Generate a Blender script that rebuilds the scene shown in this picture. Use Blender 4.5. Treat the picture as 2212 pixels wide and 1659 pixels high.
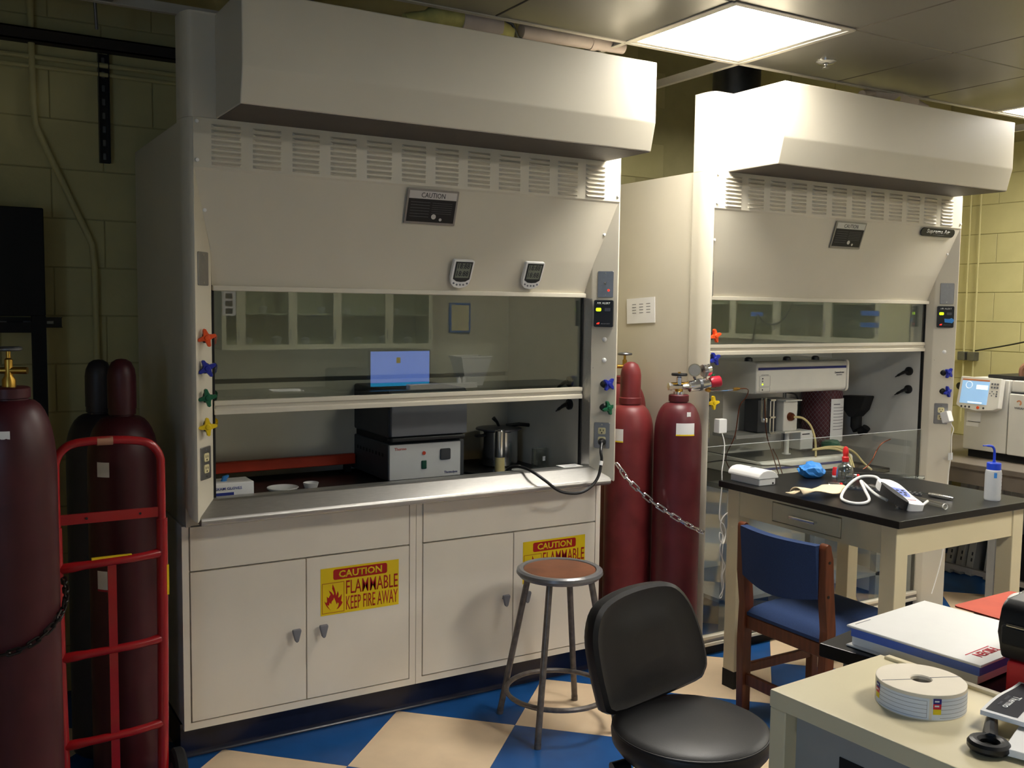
import bpy, bmesh, math, random
from mathutils import Matrix, Vector
random.seed(7)
PI = math.pi
SC = bpy.context.scene
COL = SC.collection
for _o in list(bpy.data.objects):
    bpy.data.objects.remove(_o)

# ------------------------------------------------------------------ camera
def make_camera():
    W, F = 2212.0, 2089.23
    cd = bpy.data.cameras.new('camera'); co = bpy.data.objects.new('camera', cd); COL.objects.link(co)
    cd.sensor_fit = 'HORIZONTAL'; cd.sensor_width = 36.0; cd.lens = 36.0 * F / W
    cd.clip_start = 0.05; cd.clip_end = 60
    y, p, r = (math.radians(a) for a in (30.9087, -4.5293, 0.7284))
    f = Vector((math.sin(y) * math.cos(p), math.cos(y) * math.cos(p), math.sin(p)))
    rt = Vector((math.cos(y), -math.sin(y), 0)); up = rt.cross(f)
    R = math.cos(r) * rt + math.sin(r) * up; U = -math.sin(r) * rt + math.cos(r) * up
    m = Matrix.Identity(4)
    for i in range(3):
        m[i][0], m[i][1], m[i][2] = R[i], U[i], -f[i]
    m[0][3], m[1][3], m[2][3] = -0.7321, -3.4872, 1.6576
    co.matrix_world = m
    SC.camera = co
make_camera()

# ------------------------------------------------------------------ light and exposure
w = bpy.data.worlds.new('world'); SC.world = w; w.use_nodes = True
w.node_tree.nodes['Background'].inputs[0].default_value = (0.55, 0.68, 1.0, 1)
w.node_tree.nodes['Background'].inputs[1].default_value = 0.10
SC.view_settings.view_transform = 'Standard'
SC.view_settings.look = 'None'
SC.view_settings.gamma = 1.0
SC.view_settings.use_curve_mapping = False
SC.view_settings.exposure = 0.0
LAMP = 45.0           # radiance of a lit ceiling panel
DAY = 40.0            # daylight through the window of the left wall (W)
def area(name, loc, rot, sx, sy, power, col):
    l = bpy.data.lights.new(name, 'AREA'); l.shape = 'RECTANGLE'; l.size = sx; l.size_y = sy
    l.energy = power; l.color = col
    o = bpy.data.objects.new(name, l); COL.objects.link(o); o.location = loc; o.rotation_euler = rot
    return o
area('daylight', (-2.85, -4.0, 1.6), (0, -PI / 2, 0), 1.2, 1.4, DAY, (0.46, 0.66, 1.0))

# ------------------------------------------------------------------ materials
def lin(c):
    return tuple(((v / 255.0) / 12.92 if v <= 10.3 else (((v / 255.0) + 0.055) / 1.055) ** 2.4) for v in c)
MATS = {}
def mat(name, rgb, rough=0.5, metal=0.0, var=0.06, scale=12.0, bump=0.0, bscale=200.0, spec=0.5, coat=0.0, emit=None, estr=0.0, trans=0.0, ior=1.45, stretch=None):
    m = bpy.data.materials.new(name); m.use_nodes = True
    nt = m.node_tree; b = nt.nodes['Principled BSDF']
    c = lin(rgb)
    b.inputs['Roughness'].default_value = rough; b.inputs['Metallic'].default_value = metal
    b.inputs['Specular IOR Level'].default_value = spec
    b.inputs['Coat Weight'].default_value = coat
    b.inputs['Transmission Weight'].default_value = trans; b.inputs['IOR'].default_value = ior
    b.inputs['Base Color'].default_value = (*c, 1)
    if emit:
        b.inputs['Emission Color'].default_value = (*lin(emit), 1); b.inputs['Emission Strength'].default_value = estr
    tc = nt.nodes.new('ShaderNodeTexCoord')
    vec = tc.outputs['Object']
    if stretch:
        mp = nt.nodes.new('ShaderNodeMapping'); mp.inputs['Scale'].default_value = stretch
        nt.links.new(vec, mp.inputs[0]); vec = mp.outputs[0]
    if var > 0:
        n = nt.nodes.new('ShaderNodeTexNoise'); n.inputs['Scale'].default_value = scale; n.inputs['Detail'].default_value = 4
        nt.links.new(vec, n.inputs['Vector'])
        r = nt.nodes.new('ShaderNodeValToRGB')
        r.color_ramp.elements[0].position = 0.3; r.color_ramp.elements[1].position = 0.7
        r.color_ramp.elements[0].color = (*[v * (1 - var) for v in c], 1)
        r.color_ramp.elements[1].color = (*[min(1, v * (1 + var)) for v in c], 1)
        nt.links.new(n.outputs['Fac'], r.inputs[0]); nt.links.new(r.outputs[0], b.inputs['Base Color'])
    if bump > 0:
        n2 = nt.nodes.new('ShaderNodeTexNoise'); n2.inputs['Scale'].default_value = bscale; n2.inputs['Detail'].default_value = 3
        nt.links.new(vec, n2.inputs['Vector'])
        bp = nt.nodes.new('ShaderNodeBump'); bp.inputs['Strength'].default_value = bump; bp.inputs['Distance'].default_value = 0.002
        nt.links.new(n2.outputs['Fac'], bp.inputs['Height']); nt.links.new(bp.outputs[0], b.inputs['Normal'])
    MATS[name] = m
    return m
def glassmat(name, tint=(0.93, 0.96, 0.94), refl=1.0, ior=1.5):
    """thin clear pane: what is not mirrored passes straight through"""
    m = bpy.data.materials.new(name); m.use_nodes = True; nt = m.node_tree
    for n in list(nt.nodes):
        if n.type != 'OUTPUT_MATERIAL': nt.nodes.remove(n)
    out = nt.nodes['Material Output']
    t = nt.nodes.new('ShaderNodeBsdfTransparent'); t.inputs[0].default_value = (*tint, 1)
    g = nt.nodes.new('ShaderNodeBsdfGlossy'); g.inputs['Roughness'].default_value = 0.0; g.inputs[0].default_value = (1, 1, 1, 1)
    f = nt.nodes.new('ShaderNodeFresnel')
    ge = nt.nodes.new('ShaderNodeNewGeometry'); mr = nt.nodes.new('ShaderNodeMapRange')   # both faces of a pane mirror alike
    mr.inputs['To Min'].default_value = ior; mr.inputs['To Max'].default_value = 1.0 / ior
    nt.links.new(ge.outputs['Backfacing'], mr.inputs['Value']); nt.links.new(mr.outputs['Result'], f.inputs[0])
    mul = nt.nodes.new('ShaderNodeMath'); mul.operation = 'MULTIPLY'; mul.inputs[1].default_value = refl; mul.use_clamp = True
    mx = nt.nodes.new('ShaderNodeMixShader')
    nt.links.new(f.outputs[0], mul.inputs[0]); nt.links.new(mul.outputs[0], mx.inputs[0])
    nt.links.new(t.outputs[0], mx.inputs[1]); nt.links.new(g.outputs[0], mx.inputs[2]); nt.links.new(mx.outputs[0], out.inputs[0])
    MATS[name] = m
M = MATS
mat('hood', (206, 199, 181), 0.38, var=0.03, scale=3, bump=0.03, bscale=500, spec=0.4)
mat('cream', (218, 206, 170), 0.42, var=0.03, scale=4, bump=0.03, bscale=400)
mat('cab', (236, 227, 211), 0.42, var=0.03, scale=4, bump=0.04, bscale=500)
mat('liner', (194, 188, 174), 0.5, var=0.06, scale=5)
mat('liner2', (208, 206, 199), 0.35, var=0.06, scale=5)
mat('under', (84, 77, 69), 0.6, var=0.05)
mat('steel', (196, 194, 190), 0.40, 1.0, var=0.08, scale=30, stretch=(1, 12, 12))
mat('chrome', (225, 225, 225), 0.16, 1.0, var=0)
mat('plate', (150, 148, 146), 0.35, 0.9, var=0.05, scale=60)
mat('darkmetal', (92, 92, 96), 0.4, 0.6, var=0.12, scale=40)
mat('black', (22, 22, 24), 0.4, var=0.1)
mat('blackmatte', (14, 14, 15), 0.75, var=0.1)
mat('epoxy', (20, 19, 19), 0.34, var=0.25, scale=60, spec=0.35)
mat('vinyl', (30, 29, 30), 0.42, var=0.08, scale=20, bump=0.10, bscale=260, spec=0.5)
mat('white', (232, 231, 228), 0.4, var=0.02)
mat('paper', (238, 237, 235), 0.7, var=0.02)
mat('ivory', (214, 203, 158), 0.4, var=0.02)
mat('orange', (235, 84, 30), 0.35, var=0.05)
mat('redorange', (196, 62, 34), 0.45, var=0.1)
mat('blueknob', (30, 44, 150), 0.3, var=0.05)
mat('greenknob', (20, 92, 62), 0.3, var=0.05)
mat('yellowknob', (240, 205, 30), 0.35, var=0.05)
mat('redknob', (170, 26, 48), 0.35, var=0.05)
mat('truckred', (158, 22, 28), 0.32, var=0.10, scale=14, coat=0.3)
mat('maroon', (86, 25, 32), 0.42, var=0.22, scale=9, bump=0.15, bscale=60)
mat('maroon2', (112, 38, 39), 0.45, var=0.25, scale=9, bump=0.15, bscale=60)
mat('benchgrey', (112, 103, 92), 0.5, var=0.06)
mat('maroon_shade', (66, 20, 27), 0.42, var=0.2, scale=9, bump=0.15, bscale=60)  # maroon darkened for the dim left side; shade put into the colour
mat('darkcap', (34, 30, 34), 0.45, var=0.2)
mat('brass', (190, 150, 70), 0.3, 1.0, var=0.1)
mat('copper', (120, 70, 50), 0.35, 1.0, var=0.1)
mat('wall', (190, 182, 130), 0.6, var=0.05, scale=6, bump=0.25, bscale=90)
mat('wallplain', (200, 194, 168), 0.7, var=0.04)
mat('mortar', (176, 168, 120), 0.8, var=0.05)
mat('tile_blue', (28, 80, 140), 0.34, var=0.16, scale=7, bump=0.03)
mat('tile_tan', (228, 202, 168), 0.34, var=0.06, scale=7, bump=0.03)
mat('subfloor', (60, 56, 50), 0.8)
mat('ceil', (134, 131, 124), 0.34, 0.75, var=0.04, scale=2)
mat('tee', (196, 190, 176), 0.5, var=0.04)
mat('deck', (58, 48, 36), 0.85, var=0.2, scale=5)
mat('beam', (50, 44, 38), 0.8)
mat('kick', (22, 28, 52), 0.25, var=0.2)
mat('diffuser', (255, 255, 250), 0.5, var=0, emit=(255, 250, 240), estr=LAMP)
mat('sticker', (238, 206, 20), 0.45, var=0.04)
mat('stickred', (176, 20, 18), 0.5, var=0.03)
mat('stickline', (190, 120, 20), 0.5, var=0)
mat('ink', (40, 40, 48), 0.6, var=0)
mat('inkgrey', (120, 120, 126), 0.6, var=0)
mat('lettersilver', (200, 200, 200), 0.35, 0.6, var=0)
mat('lcd', (112, 118, 104), 0.3, var=0.1)
mat('lcddark', (44, 46, 44), 0.3, var=0.1)
mat('greenled', (190, 240, 20), 0.4, var=0, emit=(200, 255, 20), estr=2.5)
mat('redled', (255, 60, 40), 0.4, var=0, emit=(255, 50, 30), estr=1.2)
mat('furnace', (52, 54, 58), 0.5, var=0.08)
mat('furnacegrey', (96, 97, 102), 0.5, var=0.05)
mat('furnacewhite', (196, 196, 196), 0.45, var=0.03)
mat('instr', (214, 211, 202), 0.42, var=0.03)
mat('deckgrey', (84, 84, 80), 0.5, var=0.05)
mat('instrgrey', (150, 150, 146), 0.45, var=0.05)
mat('navy', (36, 42, 112), 0.4, var=0)
mat('darkgreen', (10, 70, 52), 0.3, var=0)
mat('wood', (106, 56, 32), 0.38, var=0.28, scale=10, stretch=(6, 6, 0.6))
mat('seatwood', (112, 68, 44), 0.45, var=0.28, scale=9, bump=0.05)
mat('stoolgrey', (120, 120, 122), 0.28, 0.35, var=0.06, scale=30)
mat('stoolleg', (110, 104, 100), 0.38, 0.55, var=0.25, scale=40)
mat('bluefabric', (38, 60, 102), 0.85, var=0.18, scale=300, bump=0.25, bscale=900)
mat('silverchain', (210, 210, 214), 0.2, 1.0, var=0)
mat('darkchain', (50, 46, 44), 0.4, 0.8, var=0)
mat('bluebottle', (30, 66, 200), 0.35, var=0.03)
mat('frost', (226, 228, 230), 0.35, var=0.03, trans=0.35)
mat('glove', (60, 140, 220), 0.45, var=0.08, scale=40)
mat('tanglove', (232, 212, 176), 0.6, var=0.05)
mat('meterblue', (110, 130, 205), 0.4, var=0)
mat('rubber', (30, 30, 32), 0.6, var=0.05, bump=0.3, bscale=150)
mat('redrubber', (214, 40, 40), 0.4, var=0.05)
mat('hose', (214, 196, 140), 0.4, var=0.05)
mat('insul', (206, 196, 120), 0.85, var=0.15, scale=20, bump=0.5, bscale=40)
mat('pipepink', (200, 184, 172), 0.5, var=0.08)
mat('galv', (120, 122, 126), 0.35, 0.9, var=0.12, scale=20)
mat('toolred', (200, 24, 36), 0.4, var=0.05)
mat('mat_red', (196, 84, 62), 0.7, var=0.08)
mat('roll', (236, 226, 206), 0.55, var=0.03)
mat('label', (228, 232, 238), 0.5, var=0.01)
mat('lblblue', (44, 40, 130), 0.5, var=0)
mat('lblred', (214, 40, 60), 0.5, var=0)
mat('lblyellow', (240, 214, 30), 0.5, var=0)
mat('binderblue', (92, 120, 206), 0.4, var=0.05)
mat('screen', (150, 190, 230), 0.3, var=0.05, emit=(150, 195, 240), estr=0.45)
mat('screen2', (110, 140, 230), 0.3, var=0.08, scale=3, emit=(120, 150, 240), estr=2.2)
mat('screencyan', (40, 170, 230), 0.3, var=0, emit=(30, 170, 230), estr=1.8)
mat('screenwhite', (230, 240, 250), 0.3, var=0, emit=(235, 245, 255), estr=0.6)
mat('screenorange', (200, 130, 90), 0.4, var=0)
mat('cabgreen', (206, 206, 172), 0.45, var=0.03)
mat('bottlegreen', (30, 110, 84), 0.4, var=0.05)
mat('tape', (52, 110, 190), 0.5, var=0.05)
mat('brownstrap', (176, 130, 104), 0.6, var=0.1)
mat('boxblue', (40, 56, 140), 0.5, var=0.05)
mat('mesh', (84, 34, 40), 0.6, var=0.1)
mat('wirewhite', (232, 230, 224), 0.4, var=0)
glassmat('glass', (0.90, 0.93, 0.90), 1.9, 1.5)
glassmat('glass_low', (0.94, 0.96, 0.95), 1.2, 1.5)
glassmat('glassware', (0.90, 0.93, 0.93), 2.6, 1.5)
glassmat('cabglass', (0.85, 0.88, 0.86), 0.8, 1.5)

# ------------------------------------------------------------------ mesh building
class MB:
    def __init__(s): s.v = []; s.f = []; s.M = Matrix.Identity(4)
    def add(s, vs, fs):
        o = len(s.v); s.v += [tuple(s.M @ Vector(p)) for p in vs]; s.f += [tuple(i + o for i in f) for f in fs]; return s
    def bm(s, b):
        b.verts.index_update()
        s.add([v.co[:] for v in b.verts], [[v.index for v in f.verts] for f in b.faces]); b.free(); return s
    def box(s, x0, y0, z0, x1, y1, z1, bev=0.0, seg=2):
        x0, x1 = min(x0, x1), max(x0, x1); y0, y1 = min(y0, y1), max(y0, y1); z0, z1 = min(z0, z1), max(z0, z1)
        vs = [(x0, y0, z0), (x1, y0, z0), (x1, y1, z0), (x0, y1, z0), (x0, y0, z1), (x1, y0, z1), (x1, y1, z1), (x0, y1, z1)]
        fs = [(0, 3, 2, 1), (4, 5, 6, 7), (0, 1, 5, 4), (1, 2, 6, 5), (2, 3, 7, 6), (3, 0, 4, 7)]
        if bev <= 0: return s.add(vs, fs)
        b = bmesh.new(); bv = [b.verts.new(p) for p in vs]
        for f in fs: b.faces.new([bv[i] for i in f])
        bmesh.ops.bevel(b, geom=b.edges[:], offset=bev, segments=seg, affect='EDGES', profile=0.5)
        return s.bm(b)
    def prism(s, poly, ax, a, b_, bev=0.0, seg=2, axonly=False):
        def P(u, v, t): return {'x': (t, u, v), 'y': (u, t, v), 'z': (u, v, t)}[ax]
        n = len(poly)
        ar = sum(poly[i][0] * poly[(i + 1) % n][1] - poly[(i + 1) % n][0] * poly[i][1] for i in range(n))
        if (ar < 0) != (ax == 'y'): poly = poly[::-1]
        vs = [P(u, v, a) for u, v in poly] + [P(u, v, b_) for u, v in poly]
        fs = [tuple(range(n))[::-1], tuple(range(n, 2 * n))] + [(i, (i + 1) % n, n + (i + 1) % n, n + i) for i in range(n)]
        if a > b_: fs = [f[::-1] for f in fs]
        if bev <= 0: return s.add(vs, fs)
        bm_ = bmesh.new(); bv = [bm_.verts.new(p) for p in vs]
        for f in fs: bm_.faces.new([bv[i] for i in f])
        bmesh.ops.bevel(bm_, geom=bm_.edges[:], offset=bev, segments=seg, affect='EDGES', profile=0.5, clamp_overlap=True)
        return s.bm(bm_)
    def tube(s, pts, r, n=10, closed=False, caps=True, smooth=0):
        pts = [Vector(p) for p in pts]
        if smooth: pts = spline(pts, smooth, closed)
        rs = r if isinstance(r, (list, tuple)) else [r] * len(pts)
        if len(rs) != len(pts): rs = [rs[min(len(rs) - 1, int(i * len(rs) / len(pts)))] for i in range(len(pts))]
        k = len(pts); vs = []; nrm = None
        for i, p in enumerate(pts):
            if closed: d = pts[(i + 1) % k] - pts[i - 1]
            else: d = pts[min(i + 1, k - 1)] - pts[max(i - 1, 0)]
            d = d.normalized() if d.length > 1e-9 else Vector((0, 0, 1))
            if nrm is None:
                nrm = d.orthogonal().normalized()
            nrm = (nrm - d * nrm.dot(d));  nrm = nrm.normalized() if nrm.length > 1e-6 else d.orthogonal().normalized()
            bn = d.cross(nrm)
            for j in range(n):
                a = 2 * PI * j / n; vs.append(p + (nrm * math.cos(a) + bn * math.sin(a)) * rs[i])
        fs = []
        for i in range(k if closed else k - 1):
            for j in range(n):
                a, b_ = i * n + j, i * n + (j + 1) % n; c, d_ = ((i + 1) % k) * n + (j + 1) % n, ((i + 1) % k) * n + j
                fs.append((a, b_, c, d_))
        if caps and not closed:
            fs.append(tuple(range(n))[::-1]); fs.append(tuple((k - 1) * n + j for j in range(n)))
        return s.add(vs, fs)
    def cyl(s, p0, p1, r0, r1=None, n=24):
        return s.tube([p0, p1], [r0, r0 if r1 is None else r1], n)
    def lathe(s, prof, c=(0, 0, 0), n=32, ax='z'):
        vs = []; fs = []
        for r, z in prof:
            for j in range(n):
                a = 2 * PI * j / n; u, v = r * math.cos(a), r * math.sin(a)
                q = {'z': (u, v, z), 'x': (z, u, v), 'y': (v, z, u)}[ax]
                vs.append((q[0] + c[0], q[1] + c[1], q[2] + c[2]))
        for i in range(len(prof) - 1):
            for j in range(n): fs.append((i * n + j, i * n + (j + 1) % n, (i + 1) * n + (j + 1) % n, (i + 1) * n + j))
        shut = prof[0] == prof[-1]
        if prof[0][0] > 1e-5 and not shut: fs.append(tuple(range(n))[::-1])
        if prof[-1][0] > 1e-5 and not shut: fs.append(tuple((len(prof) - 1) * n + j for j in range(n)))
        return s.add(vs, fs)
    def ring(s, c, R, r, n=40, m=10, ax='z'):
        pts = []
        for i in range(n):
            a = 2 * PI * i / n; u, v = R * math.cos(a), R * math.sin(a)
            q = {'z': (u, v, 0), 'x': (0, u, v), 'y': (v, 0, u)}[ax]; pts.append((q[0] + c[0], q[1] + c[1], q[2] + c[2]))
        return s.tube(pts, r, m, closed=True)
    def grid(s, fn, nu, nv):
        vs = [fn(i / nu, j / nv) for j in range(nv + 1) for i in range(nu + 1)]
        fs = [(j * (nu + 1) + i, j * (nu + 1) + i + 1, (j + 1) * (nu + 1) + i + 1, (j + 1) * (nu + 1) + i) for j in range(nv) for i in range(nu)]
        return s.add(vs, fs)
    def mesh(s, name, flat=False):
        me = bpy.data.meshes.new(name); me.from_pydata(s.v, [], s.f); me.validate(clean_customdata=False)
        b = bmesh.new(); b.from_mesh(me); bmesh.ops.remove_doubles(b, verts=b.verts, dist=1e-6)
        b.to_mesh(me); b.free()
        if not flat:
            me.polygons.foreach_set('use_smooth', [True] * len(me.polygons)); me.set_sharp_from_angle(angle=math.radians(35))
        me.update(); return me
def spline(pts, seg, closed=False):
    pts = [Vector(p) for p in pts]; k = len(pts); out = []
    for i in range(k if closed else k - 1):
        p0 = pts[(i - 1) % k] if closed else pts[max(i - 1, 0)]
        p1, p2 = pts[i], pts[(i + 1) % k]
        p3 = pts[(i + 2) % k] if closed else pts[min(i + 2, k - 1)]
        for j in range(seg):
            t = j / seg
            out.append(0.5 * ((2 * p1) + (-p0 + p2) * t + (2 * p0 - 5 * p1 + 4 * p2 - p3) * t * t + (-p0 + 3 * p1 - 3 * p2 + p3) * t ** 3))
    if not closed: out.append(pts[-1])
    return out
def rrect(x0, y0, x1, y1, r, n=5):
    out = []
    for cx, cy, a0 in ((x1 - r, y1 - r, 0), (x0 + r, y1 - r, 90), (x0 + r, y0 + r, 180), (x1 - r, y0 + r, 270)):
        for i in range(n + 1):
            a = math.radians(a0 + 90 * i / n); out.append((cx + r * math.cos(a), cy + r * math.sin(a)))
    return out
def circ(cx, cy, r, n=20): return [(cx + r * math.cos(2 * PI * i / n), cy + r * math.sin(2 * PI * i / n)) for i in range(n)]
def link(name, me, m, parent=None):
    o = bpy.data.objects.new(name, me); COL.objects.link(o)
    if m is not None and not me.materials: me.materials.append(MATS[m])
    if parent is not None: o.parent = parent
    return o
def obj(name, mb, m, parent=None, label=None, flat=False):
    o = link(name, mb.mesh(name, flat), m, parent)
    if not flat:
        wn = o.modifiers.new('weighted', 'WEIGHTED_NORMAL'); wn.keep_sharp = True; wn.weight = 90
    if label: o['label'] = label
    return o
def tag(o, label, cat, group=None):
    o['label'] = label; o['category'] = cat
    if group: o['group'] = group
    return o
def thing(name, label, cat, loc=(0, 0, 0), rotz=0.0, group=None):
    o = bpy.data.objects.new(name, None); COL.objects.link(o); o.empty_display_size = 0.05
    o.location = loc; o.rotation_euler = (0, 0, rotz)
    return tag(o, label, cat, group)
def struct(name, mb, m, parent=None):
    o = obj(name, mb, m, parent)
    if parent is None: o['kind'] = 'structure'
    return o
def frame(o, right, up):
    r = Vector(right).normalized(); u = Vector(up).normalized(); n = r.cross(u)
    m = Matrix.Identity(4)
    for i in range(3): m[i][0], m[i][1], m[i][2], m[i][3] = r[i], u[i], n[i], o[i]
    return m
def text(name, s, h, m, parent, fr, pos=(0, 0), width=None, bold=0.0, align='CENTER', lift=0.0006, thick=0.0006):
    """raised lettering: h = capital height, width = total width to fit"""
    cu = bpy.data.curves.new('txt', 'FONT'); cu.body = s; cu.size = 1.0; cu.align_x = 'LEFT'
    cu.offset = bold; cu.resolution_u = 2
    t = bpy.data.objects.new('txt', cu); COL.objects.link(t)
    dg = bpy.context.evaluated_depsgraph_get()
    me = bpy.data.meshes.new_from_object(t.evaluated_get(dg))
    bpy.data.objects.remove(t)
    vs = [v.co.copy() for v in me.vertices]
    x0, x1 = min(v.x for v in vs), max(v.x for v in vs)
    k = h / 0.70; kx = k if width is None else width / (x1 - x0)
    wd = (x1 - x0) * kx
    ox = {'CENTER': -wd / 2, 'LEFT': 0, 'RIGHT': -wd}[align] + pos[0]
    b = bmesh.new(); b.from_mesh(me)
    ex = bmesh.ops.extrude_face_region(b, geom=b.faces[:])
    for e in ex['geom']:
        if isinstance(e, bmesh.types.BMVert): e.co.z += 1
    for v in b.verts:
        v.co = fr @ Vector(((v.co.x - x0) * kx + ox, v.co.y * k + pos[1], lift + (thick if v.co.z > 0.5 else 0)))
    b.to_mesh(me); b.free(); me.materials.clear()
    return link(name, me, m, parent)
# ================================================================== THE ROOM
RX0, RX1, RY0, RY1, DECK = -2.6, 5.5, -4.9, 0.92, 3.3
CZ = 2.74                                   # height of the suspended ceiling
# floor: large tiles laid at 45 degrees
fl = struct('floor', MB().box(RX0 - .1, RY0 - .1, -0.06, RX1 + .1, RY1 + .1, -0.003), 'subfloor')
S = 0.353                                   # half diagonal of a tile
tb = MB(); g = 0.0006
d = S - g * 1.4
tb.prism([(d, 0), (0, d), (-d, 0), (0, -d)], 'z', -0.003, 0.0)
tme = {c: tb.mesh('floor_tile', True) for c in ('tile_blue', 'tile_tan')}
for c, me in tme.items(): me.materials.append(M[c])
for j in range(-14, 6):
    for i in range(-12, 18):
        for c, ox, oy in (('tile_tan', 0.857, -0.300), ('tile_blue', 0.857 + S, -0.300 + S)):
            x, y = ox + 2 * S * i, oy + 2 * S * j
            if RX0 - .3 < x < RX1 + .3 and RY0 - .3 < y < RY1 + .3 and (y > -3.6 and x > -1.6):
                o = bpy.data.objects.new('floor_tile', tme[c]); COL.objects.link(o); o.location = (x, y, 0); o.parent = fl
# the part of the floor behind the camera, the same tiles in one piece
rest = {'tile_tan': MB(), 'tile_blue': MB()}
for j in range(-14, 6):
    for i in range(-12, 18):
        for c, ox, oy in (('tile_tan', 0.857, -0.300), ('tile_blue', 0.857 + S, -0.300 + S)):
            x, y = ox + 2 * S * i, oy + 2 * S * j
            if RX0 - .3 < x < RX1 + .3 and RY0 - .3 < y < RY1 + .3 and not (y > -3.6 and x > -1.6):
                rest[c].M = Matrix.Translation((x, y, 0)); rest[c].prism([(d, 0), (0, d), (-d, 0), (0, -d)], 'z', -0.003, 0.0)
for c in rest:
    o = obj('floor_tiling', rest[c], c, fl); o['kind'] = 'stuff'

# block walls: mortar backing with single blocks
def blocks(parent, length, rows, place, skip=None):
    b = MB().box(0.002, -0.006, 0.002, 0.398, 0.0, 0.198, 0.002, 1)
    me = b.mesh('concrete_block'); me.materials.append(M['wall'])
    h = MB().box(0.002, -0.006, 0.002, 0.198, 0.0, 0.198, 0.002, 1).mesh('concrete_block'); h.materials.append(M['wall'])
    for r in range(rows):
        x = -0.2 if r % 2 else 0.0
        while x < length - 0.01:
            half = x < 0 or x + 0.4 > length + 0.01
            xx = max(x, 0)
            if not (skip and skip(xx, r)):
                o = bpy.data.objects.new('concrete_block', h if half else me); COL.objects.link(o); o.parent = parent
                o.matrix_local = place(xx, r * 0.2)
            x += 0.4
wb = struct('wall_back', MB().box(RX0 - .1, RY1 + 0.0, 0, RX1 + .1, RY1 + 0.15, DECK), 'mortar')
blocks(wb, 7.0, 16, lambda x, z: Matrix.Translation((-1.5 + x, RY1, z)),
       skip=lambda x, r: 2.6 < x - 1.5 < 3.5 or 0.3 < x - 1.5 < 1.3)
wr = struct('wall_right', MB().box(RX1, RY0, 0, RX1 + 0.15, RY1, DECK), 'mortar')
blocks(wr, 2.0, 14, lambda y, z: Matrix.Translation((RX1, RY1 - y, z)) @ Matrix.Rotation(-PI / 2, 4, 'Z'))
wp = MB().box(RX1 - 0.008, RY0, 0, RX1, RY1 - 2.0, DECK)
obj('painted_face', wp, 'wallplain', wr)
struct('wall_front', MB().box(RX0 - .1, RY0 - 0.15, 0, RX1 + .15, RY0, DECK), 'wallplain')
wl = MB()
wl.box(RX0 - .1, RY0, 0, RX0, -4.7, DECK).box(RX0 - .1, -3.3, 0, RX0, RY1, DECK).box(RX0 - .1, -4.7, 0, RX0, -3.3, 1.0).box(RX0 - .1, -4.7, 2.2, RX0, -3.3, DECK)
struct('wall_left', wl, 'wallplain')
win = MB()
for a in ((-4.7, 1.0, -4.65, 2.2), (-3.35, 1.0, -3.3, 2.2), (-4.7, 1.0, -3.3, 1.05), (-4.7, 2.15, -3.3, 2.2), (-4.02, 1.0, -3.98, 2.2)):
    win.box(RX0 - .07, a[0], a[1], RX0 - .02, a[2], a[3])
wi = struct('window_1', win, 'white')
for y0 in (-4.65, -3.98): obj('pane', MB().box(RX0 - .05, y0, 1.05, RX0 - .045, y0 + 0.63, 2.15), 'glass_low', wi)
# structural deck high above, suspended ceiling with single pans
ce = struct('ceiling', MB().box(RX0 - .1, RY0 - .1, DECK, RX1 + .1, RY1 + .1, DECK + .1), 'deck')
G = 0.62
gx = lambda i: 2.344 + G * i
gy = lambda j: -0.255 - G * j
lights = {(-1, 0): 1, (3, 0): 1, (-1, 4): 1, (3, 4): 1}
ct = MB().box(0.003, 0.003, 0, G - 0.003, G - 0.003, 0.012, 0.003, 1)
cme = ct.mesh('ceiling_tile'); cme.materials.append(M['ceil'])
tee_x = MB().box(0, -0.012, -0.004, G, 0.012, 0.0).box(0, -0.002, 0, G, 0.002, 0.035).mesh('tee_bar', True); tee_x.materials.append(M['tee'])
tee_y = MB().box(-0.012, 0, -0.004, 0.012, G, 0.0).box(-0.002, 0, 0, 0.002, G, 0.035).mesh('tee_bar', True); tee_y.materials.append(M['tee'])
def put(me, name, loc, parent):
    o = bpy.data.objects.new(name, me); COL.objects.link(o); o.location = loc; o.parent = parent; return o
for i in range(-8, 5):
    for j in range(-1, 8):
        if j == -1 and i > -5: continue
        if (i, j) in lights: continue
        put(cme, 'ceiling_tile', (gx(i), gy(j + 1), CZ), ce)
for i in range(-8, 5):                       # open grid seen above and behind the hoods
    if -4 <= i <= 4: put(tee_x, 'tee_bar', (gx(i), gy(0), CZ), ce)
    if i <= -5: put(tee_x, 'tee_bar', (gx(i), gy(-1), CZ), ce)
put(tee_x, 'tee_bar', (gx(-4), gy(-1), CZ), ce)
for i in (-1, 0, 4): put(tee_y, 'tee_bar', (gx(i), gy(0), CZ), ce)
for i in (0,): put(tee_y, 'tee_bar', (gx(i), gy(-1), CZ), ce)
for (i, j) in lights:
    for k in (0, 1): put(tee_x, 'tee_bar', (gx(i), gy(j + k), CZ - 0.001), ce); put(tee_y, 'tee_bar', (gx(i + k), gy(j + 1), CZ - 0.001), ce)
LL = {(-1, 0): 'bright square ceiling light panel above the gap between the two fume hoods',
      (3, 0): 'square ceiling light panel cut by the right edge, beyond the far hood',
      (-1, 4): 'square ceiling light panel behind the camera, left of the pair',
      (3, 4): 'square ceiling light panel behind the camera, right of the pair'}
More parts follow.
